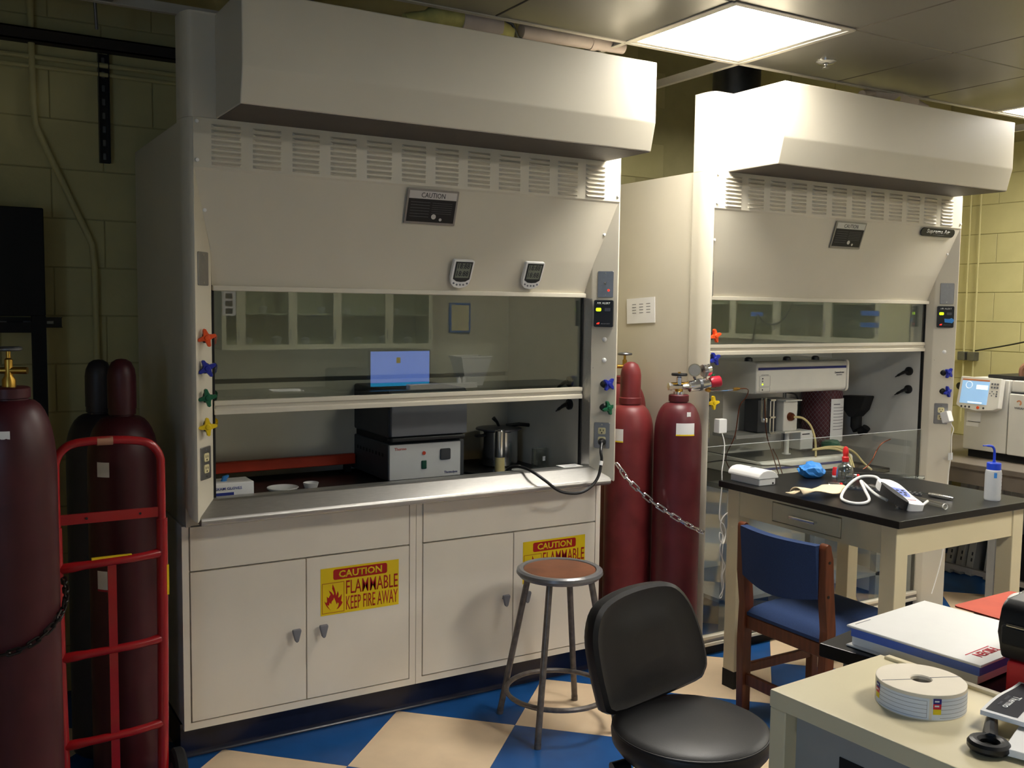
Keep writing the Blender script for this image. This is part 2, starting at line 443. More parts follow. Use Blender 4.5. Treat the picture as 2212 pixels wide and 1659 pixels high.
for (i, j) in lights:
    t = thing('ceiling_light', LL[(i, j)], 'light', (gx(i) + G / 2, gy(j) - G / 2, CZ), 0, 'lit ceiling panels')
    fm = MB()
    for a in ((-.298, -.298, -.275, .298), (.275, -.298, .298, .298), (-.275, -.298, .275, -.282), (-.275, .282, .275, .298)): fm.box(a[0], a[1], 0.0, a[2], a[3], 0.06)
    fm.box(-.298, -.298, .06, .298, .298, .07)
    obj('light_frame', fm, 'tee', t)
    obj('diffuser', MB().box(-.276, -.284, 0.004, .276, .284, 0.012), 'diffuser', t)
t = thing('sprinkler_head', 'small round fire sprinkler head in the ceiling above the far hood', 'sprinkler', (2.63, -0.49, CZ))
obj('escutcheon', MB().lathe([(0.045, 0), (0.045, -0.004), (0.03, -0.012), (0.012, -0.014)], n=24), 'chrome', t)
obj('sprinkler_body', MB().lathe([(0.011, -0.012), (0.009, -0.018), (0.004, -0.02), (0.004, -0.026), (0.018, -0.028), (0.018, -0.03)], n=16), 'chrome', t)

# dark beam, pipes along the top of the back wall, left
tag(obj('steel_beam', MB().box(-2.5, 0.85, 2.684, 1.6, 0.91, 2.690).box(-2.5, 0.85, 2.684, 1.6, 0.856, 2.735).box(-2.5, .85, 2.729, 1.6, .91, 2.735), 'beam'), 'dark steel beam running along the top of the left block wall', 'beam')
for z, r, lb in ((2.632, 0.011, 'upper of two thin painted pipes below the dark beam'), (2.595, 0.009, 'lower of two thin painted pipes below the dark beam')):
    tag(obj('wall_pipe', MB().cyl((-2.4, 0.895, z), (1.5, 0.895, z), r, n=10), 'wall'), lb, 'pipe', 'thin wall pipes')
tag(obj('conduit', MB().tube([(-0.365, 0.892, 3.25), (-0.362, 0.892, 2.45), (-0.355, 0.892, 2.36), (-0.155, 0.892, 1.90), (-0.146, 0.892, 1.80), (-0.142, 0.892, 0.9), (-0.142, 0.892, 0.02)], 0.013, 12), 'wall'),
    'painted electrical conduit bending down the left block wall', 'conduit')
def strut(name, label, p0, p1, slots, m='black'):
    t = thing(name, label, 'bracket', p0)
    dx, dz = p1[0] - p0[0], p1[2] - p0[2]; b = MB()
    if abs(dz) > abs(dx):
        b.box(-.021, -.004, 0, .021, 0, dz).box(-.021, -.03, 0, -.018, 0, dz).box(.018, -.03, 0, .021, 0, dz)
        obj('channel', b, m, t)
        for k in range(slots):
            z = dz * (k + .5) / slots; obj('slot', MB().box(-.007, -.0055, z - .014, .007, -.004, z + .014, .002, 1), 'galv', t)
    else:
        b.box(0, -.004, -.021, dx, 0, .021).box(0, -.03, -.021, dx, 0, -.018).box(0, -.03, .018, dx, 0, .021)
        obj('channel', b, m, t)
        for k in range(slots):
            x = dx * (k + .5) / slots; obj('slot', MB().box(x - .014, -.0055, -.007, x + .014, -.004, .007, .002, 1), 'galv', t)
strut('strut_channel', 'black slotted strut channel hanging vertically on the left block wall', (-0.097, 0.908, 2.235), (-0.097, 0.908, 2.68), 8)
strut('strut_channel', 'short black strut channel lying level beside the black rack', (-0.62, 0.908, 1.572), (-0.275, 0.908, 1.572), 4)
tag(obj('steel_rod', MB().cyl((-0.16, 0.60, 2.70), (-0.22, 0.36, 3.2), 0.006, n=8), 'galv'), 'thin steel hanger rod slanting up to the deck at top left', 'rod')
# black rack by the wall
t = thing('equipment_rack', 'tall black steel rack with a solid upper panel at the left edge', 'rack', (-0.75, 0.72, 0))
obj('upper_panel', MB().box(-.35, .0, 1.60, .40, .12, 2.02, .004, 1), 'blackmatte', t)
for x in (-.35, .35): obj('rack_post', MB().box(x, 0, 0, x + .05, .05, 1.60), 'blackmatte', t)
obj('crossbar', MB().box(-.30, 0.005, 1.535, .35, .045, 1.575), 'blackmatte', t)
obj('crossbar', MB().box(-.30, 0.005, .30, .35, .045, .34), 'blackmatte', t)
# vertical pipes and valve block in the far right corner
t = thing('gas_lines', 'pair of thin gas lines dropping down the wall beside the far hood', 'pipes', (5.45, 0.62, 0))
for k, y in enumerate((0.0, 0.075)):
    obj('line', MB().cyl((0, y, .9), (0, y, 2.72), 0.006, n=8), 'wall', t)
for y in (0.0, 0.075): obj('valve_block', MB().box(-.03, y - .03, 1.33, .02, y + .03, 1.39, .006), 'galv', t)
for y in (0.0, 0.075): obj('gauge_body', MB().lathe([(0.0, 0), (.025, 0), (.025, .02), (0, .02)], (-.03, y, 1.15), 16, 'x'), 'black', t)
tag(obj('sagging_wire', MB().tube([(5.44, 0.60, 1.40), (5.3, 0.2, 1.47), (5.1, -.4, 1.60), (5.0, -.8, 1.70)], 0.005, 8, smooth=6), 'black'), 'dark wire running off to the right from the gas valves', 'wire')

# services above the hoods
t = thing('insulated_duct', 'yellowish insulated pipe wrap above the near hood', 'pipe wrap', (1.02, -.145, 2.735))
obj('insulation', MB().tube([(-.23, 0, -.03), (-.12, 0, .0), (.0, 0, .012), (.15, 0, .0), (.22, 0, -.02)], [.024, .040, .044, .042, .034], 16, smooth=5), 'insul', t)
obj('paper_jacket', MB().lathe([(.046, -.085), (.048, 0), (.046, .085)], (.082, 0, .004), 20, 'x'), 'pipepink', t)
t = thing('exhaust_pipe', 'pale round pipe lying above the near hood', 'pipe', (1.29, -.145, 2.742))
obj('pipe_run', MB().cyl((0, 0, 0), (.50, .0, .012), .029, n=20), 'pipepink', t)
obj('coupling', MB().cyl((.33, 0, .008), (.36, 0, .009), .033, n=20), 'pipepink', t)
obj('end_bracket', MB().tube([(-.07, 0, .03), (-.04, 0, .02), (-.012, 0, -.028), (.03, 0, -.033)], .006, 8), 'galv', t)
t = thing('insulated_duct', 'crumpled white insulation bundle above the far hood', 'pipe wrap', (3.44, -.215, 2.735))
obj('insulation', MB().tube([(-.24, 0, -.02), (-.13, .01, .005), (-.02, -.01, .012), (.12, .01, .005), (.25, 0, -.03)], [.022, .040, .046, .042, .02], 14, smooth=5), 'pipepink', t)
obj('wrap_band', MB().lathe([(.048, -.02), (.05, 0), (.048, .02)], (-.02, -.004, .01), 16, 'x'), 'insul', t)
for x, nm in ((0.55, 'grey round exhaust duct rising from the near hood'), (3.1, 'grey round exhaust duct rising from the far hood')):
    t = thing('exhaust_duct', nm, 'duct', (x, 0.55, 2.29))
    obj('duct_pipe', MB().lathe([(.15, .0), (.13, .03), (.13, 1.0)], n=28), 'galv', t)
    obj('duct_collar', MB().lathe([(.136, .38), (.142, .4), (.136, .42)], n=28), 'galv', t)
# ================================================================== FUME HOODS
KL = lambda z: frame((.068, -.085, z), (1, 0, 0), (0, 0, 1))          # valves point straight out of the hood
KR = lambda z: frame((1.768, -.085, z), (1, 0, 0), (0, 0, 1))
FL = lambda z: frame((.065, -.09, z), (.66, .75, 0), (0, 0, 1))       # slanted face of the left post
FR = lambda z: frame((1.7675, -.09, z), (.66, -.75, 0), (0, 0, 1))    # and of the right post
def star(mb, r=.033, th=.014, z0=.028, a0=0.4):
    pts = []
    for k in range(4):
        a = a0 + k * PI / 2
        for da, rr in ((-.62, .36), (-.20, .90), (0, 1.0), (.20, .90), (.62, .36)):
            pts.append((r * rr * math.cos(a + da), r * rr * math.sin(a + da)))
    mb.prism(pts, 'z', z0, z0 + th, .004, 2)
def valve(root, fr, col, dx=0.0, a0=0.4):
    b = MB(); b.M = fr @ Matrix.Translation((dx, 0, 0))
    b.lathe([(.0, -.02), (.019, -.02), (.019, .008), (.014, .014), (.008, .017), (.008, .030)], n=20)
    v = obj('valve', b, 'black', root)
    h = MB(); h.M = b.M; star(h, a0=a0); h.lathe([(.0, .042), (.010, .042), (.008, .047), (0, .048)], n=14)
    obj('star_handle', h, col, v)
def cover(root, fr, kind, dx=0.0):
    b = MB(); b.M = fr @ Matrix.Translation((dx, 0, 0))
    b.prism(rrect(-.035, -.057, .035, .057, .004, 2), 'z', 0, .005, .0015, 1)
    p = obj('cover_plate', b, 'plate', root)
    F2 = b.M
    if kind == 'outlet':
        for y in (-.02, .02):
            c = MB(); c.M = F2; c.prism(rrect(-.0165, y - .0145, .0165, y + .0145, .006, 3), 'z', .004, .0075); obj('receptacle', c, 'ivory', p)
            s_ = MB(); s_.M = F2
            s_.box(-.008, y - .001, .007, -.0055, y + .008, .0082).box(.0055, y - .001, .007, .008, y + .007, .0082).cyl((0, y - .008, .007), (0, y - .008, .0082), .003, n=10)
            obj('slots', s_, 'blackmatte', p)
    elif kind == 'switch':
        c = MB(); c.M = F2; c.box(-.006, -.012, .004, .006, .012, .008); obj('switch_bezel', c, 'plate', p)
        c = MB(); c.M = F2; c.prism([(-.004, .006), (.006, .006), (.010, .018), (.004, .018)], 'x', -.004, .004); obj('toggle', c, 'chrome', p)
        c = MB(); c.M = F2; c.lathe([(.0, .005), (.005, .005), (.005, .008), (0, .010)], (.014, -.026, 0), 12); obj('pilot_lamp', c, 'redled', p)
    for y in (-.047, .047):
        c = MB(); c.M = F2; c.cyl((0, y, .004), (0, y, .0062), .0032, n=10); obj('screw', c, 'chrome', p)
    return p
def airflow_monitor(root, fr, dx=0.0, blue=False):
    b = MB(); b.M = fr @ Matrix.Translation((dx, 0, 0)); F2 = b.M
    b.prism(rrect(-.042, -.058, .042, .058, .006, 3), 'z', 0, .020, .003, 2)
    p = obj('airflow_monitor', b, 'black', root, 'black airflow monitor box with a lit green lamp')
    text('lettering', 'AIR ALERT', .008, 'lettersilver', p, F2, (0, .040), .058, .01, lift=.0202)
    c = MB(); c.M = F2; c.prism(rrect(-.032, .010, -.010, .024, .004, 3), 'z', .019, .022); obj('green_lamp', c, 'greenled', p)
    c = MB(); c.M = F2; c.prism(rrect(.006, .010, .030, .024, .002, 2), 'z', .019, .0215); obj('button', c, 'darkmetal', p)
    c = MB(); c.M = F2; c.prism([(-.030, -.046), (-.018, -.046), (-.016, -.038), (-.026, -.040)], 'z', .019, .0212); obj('emblem', c, 'redled', p)
    text('small_print', 'AIRFLOW SAFETY', .005, 'inkgrey', p, F2, (.010, -.046), .040, lift=.0202)
    if blue:
        c = MB(); c.M = F2
        c.prism([(-.004, -.030), (.034, -.034), (.044, -.016), (.030, -.006), (.020, -.012), (-.006, -.010)], 'z', .0201, .024, .001, 1); obj('tape_piece', c, 'glove', p)
def inner_fitting(root, x, y, z, sx, col):
    b = MB(); b.lathe([(0, 0), (.024, 0), (.024, .010 * sx), (.010, .014 * sx), (0, .014 * sx)] if sx > 0 else [(0, 0), (.024, 0), (.024, -.010), (.010, -.014), (0, -.014)], (x, y, z), 18, 'x')
    f = obj('outlet_fitting', b, 'black' if col is None else col, root)
    obj('spout', MB().tube([(x + .012 * sx, y, z), (x + .020 * sx, y + .018, z - .006), (x + .026 * sx, y + .042, z - .020), (x + .030 * sx, y + .068, z - .036)], [.011, .009, .007, .003], 10, smooth=3), col or 'black', f)
LOUV = None
def hood(loc, label, far=False):
    global LOUV
    R = thing('fume_hood', label, 'fume hood', loc, 0, 'fume hoods')
    W = 1.829; z0 = 0.0 if far else 0.0
    zb = 0.02 if far else 0.869
    for sx in (0, 1):
        X = (lambda x: W - x) if sx else (lambda x: x)
        obj('side_panel', MB().box(X(.012), -.02, zb, X(.028), .84, 2.28), 'hood', R)
        prof = [(0, -.018), (.0, -.062), (.002, -.082), (.007, -.102), (.014, -.118), (.022, -.128), (.029, -.1315), (.034, -.127), (.100, -.048), (.104, -.040), (.114, .0), (.114, .03), (.03, .03), (.03, -.018)]
        prof = [(X(a), b) for a, b in prof]
        if sx: prof = prof[::-1]
        pb = MB(); n = len(prof)
        lo = [(a, b, (.02 if far else min(.967, .906 + max(0, b + .131) * .75))) for a, b in prof]
        vs = lo + [(a, b, 2.276) for a, b in prof]
        pb.add(vs, [tuple(range(n))[::-1], tuple(range(n, 2 * n))] + [(i, (i + 1) % n, n + (i + 1) % n, n + i) for i in range(n)])
        obj('post', pb, 'hood', R)
    # inner sash guides
    for sx in (0, 1):
        X = (lambda x: W - x) if sx else (lambda x: x)
        obj('sash_guide', MB().box(X(.1145), -.004, zb + .05, X(.122), .012, 2.1), 'blackmatte', R)
    # header and valance
    lc = [(0, -.018), (.0, -.062), (.002, -.082), (.007, -.102), (.014, -.118), (.022, -.128), (.032, -.131)]
    U = lc + [(W - a, b) for a, b in lc[::-1]] + [ (W - .014, -.018), (W - .016, -.090), (W - .03, -.117), (.03, -.117), (.016, -.090), (.014, -.018)]
    obj('header', MB().prism(U, 'z', 2.277, 2.622), 'hood', R)
    v = MB(); v.prism([(-.131, 2.617), (-.457, 2.617), (-.457, 2.386), (-.431, 2.277), (-.131, 2.277)], 'x', .104, 1.724, .004, 2)
    va = obj('valance', v, 'hood', R, flat=True)
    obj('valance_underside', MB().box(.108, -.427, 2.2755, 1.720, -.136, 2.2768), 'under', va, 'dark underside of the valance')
    # fascia: louvred upright strip, then a panel leaning back to the sash
    f = MB(); th = .004
    rows = [(-.134, 2.276, .028), (-.134, 2.112, .028), (-.128, 2.104, .030), (-.052, 1.855, .099), (-.006, 1.722, .1145)]
    vs = []; fs = []
    for y, z, x in rows: vs += [(x, y, z), (W - x, y, z)]
    for y, z, x in rows: vs += [(x, y + th, z), (W - x, y + th, z)]
    k = len(rows)
    for i in range(k - 1):
        a = 2 * i; fs.append((a, a + 2, a + 3, a + 1)); b_ = 2 * k + a; fs.append((b_, b_ + 1, b_ + 3, b_ + 2))
        fs.append((a, 2 * k + a, 2 * k + a + 2, a + 2)); fs.append((a + 1, a + 3, 2 * k + a + 3, 2 * k + a + 1))
    fs += [(0, 1, 2 * k + 1, 2 * k), (2 * k - 2, 4 * k - 2, 4 * k - 1, 2 * k - 1)]
    f.add(vs, fs); fa = obj('fascia', f, 'hood', R, flat=True)
    if LOUV is None:
        lb = MB()
        lb.add([(0, 0, .011), (.100, 0, .011), (.092, -.0085, .002), (.008, -.0085, .002), (0, 0, 0), (.100, 0, 0), (.092, -.007, .0005), (.008, -.007, .0005)],
               [(0, 3, 2, 1), (3, 7, 6, 2), (0, 4, 7, 3), (1, 2, 6, 5), (4, 5, 6, 7)])
        LOUV = lb.mesh('louver', True); LOUV.materials.append(M['hood'])
    for c in range(12):
        for r in range(8): put(LOUV, 'louver', (.088 + c * .1394, -.134, 2.122 + r * .0178), fa)
    obj('fascia_lip', MB().box(.1145, -.022, 1.703, W - .1145, -.002, 1.722, .004, 2), 'hood', R)
    for x, y, z in ((.04, -.136, 2.262), (.04, -.136, 2.135), (W - .04, -.136, 2.135), (.074, -.088, 1.975), (W - .074, -.088, 1.975)):
        obj('bolt_head', MB().lathe([(.007, 0), (.006, -.004), (0, -.006)], (x, y, z), 12, 'y'), 'white', R)
    # caution plate on the leaning panel
    sl = Vector((0, .128, -.39)).normalized()
    cz = 2.036; cy = -.134 + (2.108 - cz) * .3185 - .003
    cx = .918 if not far else .93
    F = frame((cx, cy, cz), (1, 0, 0), -sl)
    b = MB(); b.M = F; b.prism(rrect(-.108, -.067, .108, .067, .003, 2), 'z', 0, .004); cp = obj('caution_plate', b, 'plate', R)
    b = MB(); b.M = F; b.box(-.100, -.058, .0035, .100, .030, .005); obj('black_field', b, 'black', cp)
    b = MB(); b.M = F; b.box(-.100, .031, .0035, .100, .060, .005); obj('title_field', b, 'lettersilver', cp)
    text('lettering', 'CAUTION', .019, 'ink', cp, F, (0, .036), .100, 0, lift=.005)
    b = MB(); b.M = F
    for k in range(6): b.box(-.090, .016 - k * .011, .005, -.010, .018 - k * .011, .0054).box(.0, .016 - k * .008, .005, .085, .0175 - k * .008, .0054)
    obj('small_print', b, 'darkmetal', cp)
    b = MB(); b.M = F; b.prism(circ(.012, -.036, .010, 14), 'z', .005, .0056); b.prism(circ(.042, -.046, .006, 12), 'z', .005, .0056); obj('emblem', b, 'lettersilver', cp)
    # interior
    zi = .02 if far else .90
    ym = .66
    obj('liner_wall', MB().box(.1145, .012, zi, .1205, ym, 2.2), 'liner2' if far else 'liner', R)
    obj('liner_wall', MB().box(W - .1205, .012, zi, W - .1145, ym, 2.2), 'liner2' if far else 'liner', R)
    for (a, c) in ((zi + .06, 1.32), (1.34, 2.02)): obj('baffle', MB().box(.1205, ym - .03, a, W - .1205, ym - .02, c), 'liner2' if far else 'liner', R)
    obj('back_panel', MB().box(.03, .80, zb, W - .03, .84, 2.28), 'liner', R)
    obj('liner_roof', MB().box(.03, -.10, 2.262, W - .03, .80, 2.274), 'liner', R)
    # sash
    za = 1.445 if far else 1.262
    s = obj('sash_glass', MB().box(.117, .0, za + .046, W - .117, .005, 1.735), 'glass', R)
    r = MB()
    r.prism([(-.012, za), (.012, za), (.012, za + .050), (-.012, za + .050), (-.012, za + .034), (-.004, za + .031), (-.004, za + .020), (-.012, za + .017)], 'x', .118, W - .118, .002, 2)
    obj('sash_rail', r, 'hood', R)
    cols = ('orange', 'blueknob', 'greenknob', 'yellowknob')
    for zz, c, a in zip((1.541, 1.436, 1.335, 1.235), cols, (.3, .5, .2, .1)):
        valve(R, KL(zz), c, .0, a); inner_fitting(R, .1205, .05, zz, 1, c)
    for zz, c, a in zip((1.330, 1.228), ('blueknob', 'blueknob' if far else 'greenknob'), (.9, .35)):
        valve(R, KR(zz), c, .006, a); inner_fitting(R, W - .1205, .08, zz, -1, None)
    cover(R, FL(1.776), 'blank', -.004)
    cover(R, FL(1.106), 'outlet', -.002)
    cover(R, FR(1.762), 'blank' if far else 'switch')
    airflow_monitor(R, FR(1.636), -.004, far)
    cover(R, FR(1.105), 'outlet', -.003)
    for zz in ((1.445,) if far else (1.524, 1.434)):
        b = MB(); b.M = FR(zz) @ Matrix.Translation((.0, 0, 0)); b.lathe([(.0, 0), (.011, 0), (.010, .004), (.005, .007), (0, .0075)], n=16); obj('plug_button', b, 'white', R)
    b = MB(); b.M = FR(1.40); b.box(-.050, -.010, .0, -.026, .010, .001); lt = obj('stop_label', b, 'white', R)
    b = MB(); b.M = FR(1.40); b.box(-.050, -.002, .001, -.030, .0005, .0014); obj('label_mark', b, 'ink', lt)
    return R
H1 = hood((0, 0, 0), 'large beige fume hood at left with furnace inside and two timers on its panel')
H2D = (2.247, -.070, 0)
H2 = hood(H2D, 'beige walk-in fume hood at right with a black nameplate, behind the lab table', True)

# near hood: recessed black work surface and stainless sill
obj('work_surface', MB().box(.115, .02, .872, 1.714, .66, .910), 'epoxy', H1)
sill = [(-.118, .890), (-.130, .897), (-.131, .909), (-.126, .918), (-.056, .962), (-.042, .966), (.026, .962), (.034, .955), (.034, .900), (-.10, .892)]
obj('steel_sill', MB().prism(sill, 'x', .040, 1.789, .002, 1), 'steel', H1)
obj('steel_jamb', MB().prism([(1.715, .0), (1.7285, -.0485), (1.7265, -.0485), (1.713, 0)], 'z', .94, 1.70), 'steel', H1)
obj('jack_plate', MB().box(.03, .0, .869, 1.80, .02, .90), 'hood', H1)
# far hood: floor-standing, lower glass, rails, nameplate
obj('lower_glass', MB().box(.118, -.012, .10, 1.711, -.006, 1.012), 'glass_low', H2)
obj('glass_edge', MB().box(.118, -.0125, 1.0118, 1.711, -.0055, 1.0135), 'frost', H2)
for z in (.048, .082): obj('floor_rail', MB().box(.116, -.030, z, 1.713, .0, z + .018, .003, 1), 'hood', H2)
obj('floor_rail_web', MB().box(.116, -.02, .06, 1.713, -.005, .088), 'plate', H2)
obj('base_plinth', MB().box(.116, -.005, .0, 1.713, .02, .048), 'blackmatte', H2)
sl = Vector((0, .128, -.39)).normalized()
F = frame((1.605, -.134 + .026 * .3185 - .003, 2.082), (1, 0, 0), -sl)
b = MB(); b.M = F; b.prism(rrect(-.138, -.022, .138, .022, .018, 5), 'z', 0, .006, .0015, 1); npl = obj('nameplate', b, 'black', H2, 'black nameplate with silver italic lettering')
text('lettering', 'Supreme Air', .020, 'lettersilver', npl, F @ Matrix.Shear('XZ', 4, (0, 0)) , (0, -.004), .19, .006, lift=.006)
b = MB(); b.M = F; b.box(-.04, -.013, .006, .055, -.0115, .0065); obj('small_print', b, 'inkgrey', npl)

# ------------------------------------------------------------------ base cabinets of the near hood
def base_cabinet(x0, label, xg0, xg1):
    R = thing('base_cabinet', label, 'cabinet', (x0, 0, 0), 0, 'base cabinets under the near hood')
    Wc = .9145
    obj('body', MB().box(.006, .022, .125, Wc - .002, .58, .866), 'cab', R)
    fb = MB().box(0.001, 0, .121, xg0 - .002, .022, .868).box(xg1 + .002, 0, .121, Wc - .001, .022, .868).box(xg0 - .002, 0, .121, xg1 + .002, .022, .147)
    obj('face_frame', fb, 'cab', R)
    kb = MB().box(.0, .066, .0, Wc, .56, .121); k = obj('toe_kick', kb, 'kick', R)
    obj('cove_base', MB().prism([(.066, .10), (.062, .10), (.061, .02), (.050, .004), (.046, 0), (.066, 0)], 'x', 0, Wc), 'kick', k)
    obj('drawer_front', MB().box(xg0 + .002, -.002, .704, xg1 - .002, .018, .864, .0015, 1), 'cab', R)
    xm = (xg0 + xg1) / 2
    for sx, (a, c) in enumerate(((xg0 + .002, xm - .002), (xm + .002, xg1 - .002))):
        dd = obj('door', MB().box(a, -.002, .151, c, .018, .698, .0015, 1), 'cab', R)
        kx = (.409 if sx == 0 else .515) if x0 < .1 else (1.325 - x0 if sx == 0 else 1.430 - x0)
        kb = MB(); kb.cyl((kx, -.002, .419), (kx, -.022, .419), .006, n=12)
        tri = [(kx - .016, .440), (kx + .016, .440), (kx + .017, .432), (kx + .007, .394), (kx, .388), (kx - .007, .394), (kx - .017, .432)]
        kb.prism(tri, 'y', -.036, -.020, .005, 2)
        obj('knob', kb, 'inkgrey', dd)
    return R
def flame(F, root):
    b = MB(); b.M = F
    raw = [(365,1440),(290,1360),(250,1290),(235,1230),(270,1275),(290,1240),(285,1130),(320,1165),(365,1090),(325,995),(385,1040),(430,1110),(440,1060),(400,960),(410,860),(450,950),(480,1070),(485,1120),(520,1010),(540,1080),(525,1160),(560,1150),(605,1080),(600,1180),(590,1230),(625,1265),(590,1330),(540,1390),(490,1420),
           (530,1360),(545,1290),(512,1262),(500,1310),(470,1230),(438,1150),(425,1200),(390,1240),(375,1300),(345,1262),(330,1332),(290,1320),(320,1370)]
    outer = [((x - 422) / 520 * .098, (1150 - (y + (x - 422) * .12)) / 800 * .142) for x, y in raw]; inner = [0, 0]
    b.prism(outer + inner[1:-1], 'z', .0012, .002)
    obj('flame_symbol', b, 'stickred', root)
def sticker(root, xc, zc):
    F = frame((xc, -.0022, zc), (1, 0, 0), (0, 0, 1))
    b = MB(); b.M = F; b.box(-.1625, -.092, 0, .1625, .092, .0012); p = obj('caution_sticker', b, 'sticker', root, 'yellow and red flammable warning sticker')
    b = MB(); b.M = F; b.prism(rrect(-.112, .043, .112, .084, .008, 3), 'z', .0011, .0018); obj('title_band', b, 'stickred', p)
    text('lettering', 'CAUTION', .026, 'sticker', p, F, (0, .051), .180, .028, lift=.0018)
    text('lettering', 'FLAMMABLE', .054, 'stickred', p, F, (-.060, -.018), .218, .004, 'LEFT', lift=.0012)
    text('lettering', 'KEEP FIRE AWAY', .054, 'stickred', p, F, (-.060, -.080), .218, .004, 'LEFT', lift=.0012)
    b = MB(); b.M = F
    x0, x1, y0, y1, t = -.158, -.067, -.085, .034, .0028
    b.box(x0, y0, .0011, x1, y0 + t, .0017).box(x0, y1 - t, .0011, x1, y1, .0017).box(x0, y0, .0011, x0 + t, y1, .0017).box(x1 - t, y0, .0011, x1, y1, .0017)
    obj('symbol_border', b, 'stickline', p)
    flame(F @ Matrix.Translation((-.1125, -.024, 0)), p)
c1 = base_cabinet(0, 'beige base cabinet on the left under the near hood, whole warning sticker showing', .0266, .9145 - .0294)
sticker(c1, .6745, .558)
c2 = base_cabinet(.9145, 'beige base cabinet on the right under the near hood, partly behind the stool', .0294, .9145 - .0266)
sticker(c2, .668, .558)

# ------------------------------------------------------------------ timers clipped to the hood panel
def timer(x, z, label):
    sl = Vector((0, .128, -.39)).normalized()
    y = -.134 + (2.108 - z) * .3185 - .002
    t = thing('digital_timer', label, 'timer', (x, y, z), 0, 'timers on the hood panel')
    F = frame((0, 0, 0), (1, 0, 0), (-sl + Vector((0, -.12, 0))).normalized())
    sh = [(-.043, .058), (.043, .058), (.047, .052), (.046, -.02), (.040, -.045), (.026, -.058), (0, -.063), (-.026, -.058), (-.040, -.045), (-.046, -.02), (-.047, .052)]
    b = MB(); b.M = F; b.prism(sh, 'z', 0.002, .020, .004, 2); obj('case', b, 'white', t)
    b = MB(); b.M = F; b.prism([(-.038, .052), (.038, .052), (.037, -.022), (.020, -.032), (0, -.034), (-.020, -.032), (-.037, -.022)], 'z', .019, .0212); s = obj('bezel', b, 'lcddark', t)
    b = MB(); b.M = F; b.box(-.031, -.016, .0205, .031, .046, .0218); l = obj('display', b, 'lcd', t)
    for yy in (.024, -.008): text('digits', '18:88', .022, 'ink', l, F, (0, yy), .052, .01, lift=.0218, thick=.0003)
    for k in range(5):
        b = MB(); b.M = F; a = -.030 + k * .015; b.lathe([(.0, .019), (.0042, .019), (.0038, .0225), (0, .023)], (a, -.040 - (.006 if abs(k - 2) < 2 else 0), 0), 12); obj('button', b, 'inkgrey', t)
timer(1.085, 1.796, 'white digital timer on the hood panel, the left one')
timer(1.418, 1.799, 'white digital timer on the hood panel, the right one nearer the grey switch plate')
# ================================================================== THINGS INSIDE THE NEAR HOOD
CT = .9102
t = thing('muffle_furnace', 'dark box furnace with a pale control panel inside the near hood', 'furnace', (.90, .24, CT))
obj('base_box', MB().box(0, .012, .006, .365, .46, .165, .004, 1), 'furnace', t)
for x in (.02, .32):
    for y in (.04, .42): obj('foot', MB().cyl((x + .01, y, 0), (x + .01, y, .008), .012, n=12), 'blackmatte', t)
cp = obj('control_panel', MB().box(.003, 0, .010, .340, .014, .160, .002, 1), 'furnacewhite', t)
F = frame((.17, -.0002, .085), (1, 0, 0), (0, 0, 1))
text('lettering', 'Thermo', .012, 'redorange', cp, F, (-.145, .052), .055, .01, 'LEFT', lift=0)
text('lettering', 'Thermolyne', .011, 'navy', cp, F, (.155, -.062), .065, .01, 'RIGHT', lift=0)
b = MB(); b.M = F; b.prism(circ(-.008, .034, .008, 16), 'z', -.001, .004); obj('red_lamp', b, 'redorange', cp)
b = MB(); b.M = F; b.box(-.019, -.034, -.001, .004, .002, .006, .002, 1); obj('power_switch', b, 'darkgreen', cp)
b = MB(); b.M = F; b.prism(rrect(.070, .000, .118, .048, .005, 3), 'z', -.001, .008, .0015, 1); obj('controller', b, 'furnace', cp)
obj('shadow_gap', MB().box(.01, .03, .165, .35, .45, .190), 'blackmatte', t)
obj('chamber_box', MB().box(0, .006, .190, .372, .46, .395, .010, 2), 'furnace', t)
obj('chamber_door', MB().box(.006, -.012, .196, .366, .008, .385, .006, 2), 'furnacegrey', t)
obj('door_ledge', MB().box(.004, -.022, .176, .352, .03, .192, .004, 1), 'black', t)
for k in range(9): obj('vent_slot', MB().box(-.0012, .06 + k * .035, .105, .001, .076 + k * .035, .12), 'blackmatte', t)

t = thing('steel_pot', 'shiny steel pressure pot with a dark clamped lid inside the near hood', 'pot', (1.555, .45, CT))
obj('pot_body', MB().lathe([(.0, .002), (.085, .002), (.09, .008), (.09, .165), (.094, .170), (.0, .170)], n=36), 'chrome', t)
obj('lid', MB().lathe([(.0, .186), (.05, .186), (.108, .178), (.110, .172), (.09, .170)], n=36), 'darkmetal', t)
obj('lid_handle', MB().tube([(.04, 0, .186), (.10, -.02, .192), (.150, -.03, .186)], .009, 8), 'black', t)
obj('valve_knob', MB().tube([(.0, 0, .186), (-.01, 0, .206), (-.03, 0, .226)], [.006, .007, .010], 10), 'black', t)
obj('side_handle', MB().box(-.125, -.012, .140, -.088, .012, .152, .003, 1), 'black', t)
t = thing('pump_cylinder', 'thin bright steel cylinder standing in front of the pot', 'cylinder', (1.475, .30, CT))
obj('steel_sleeve', MB().lathe([(.0, .065), (.024, .065), (.024, .185), (.020, .190), (0, .190)], n=20), 'chrome', t)
obj('yellow_base', MB().lathe([(.0, .0), (.024, 0), (.022, .065), (0, .066)], n=20), 'hose', t)
t = thing('glass_beaker', 'small glass beaker near the right wall of the near hood', 'beaker', (1.665, .26, CT))
obj('beaker_wall', MB().lathe([(.0, .001), (.034, .001), (.036, .006), (.036, .095), (.040, .099), (.0375, .099), (.034, .094), (.034, .006), (0, .004)], n=28), 'glassware', t)
obj('white_mark', MB().box(-.006, -.0375, .045, .008, -.0355, .065), 'white', t)
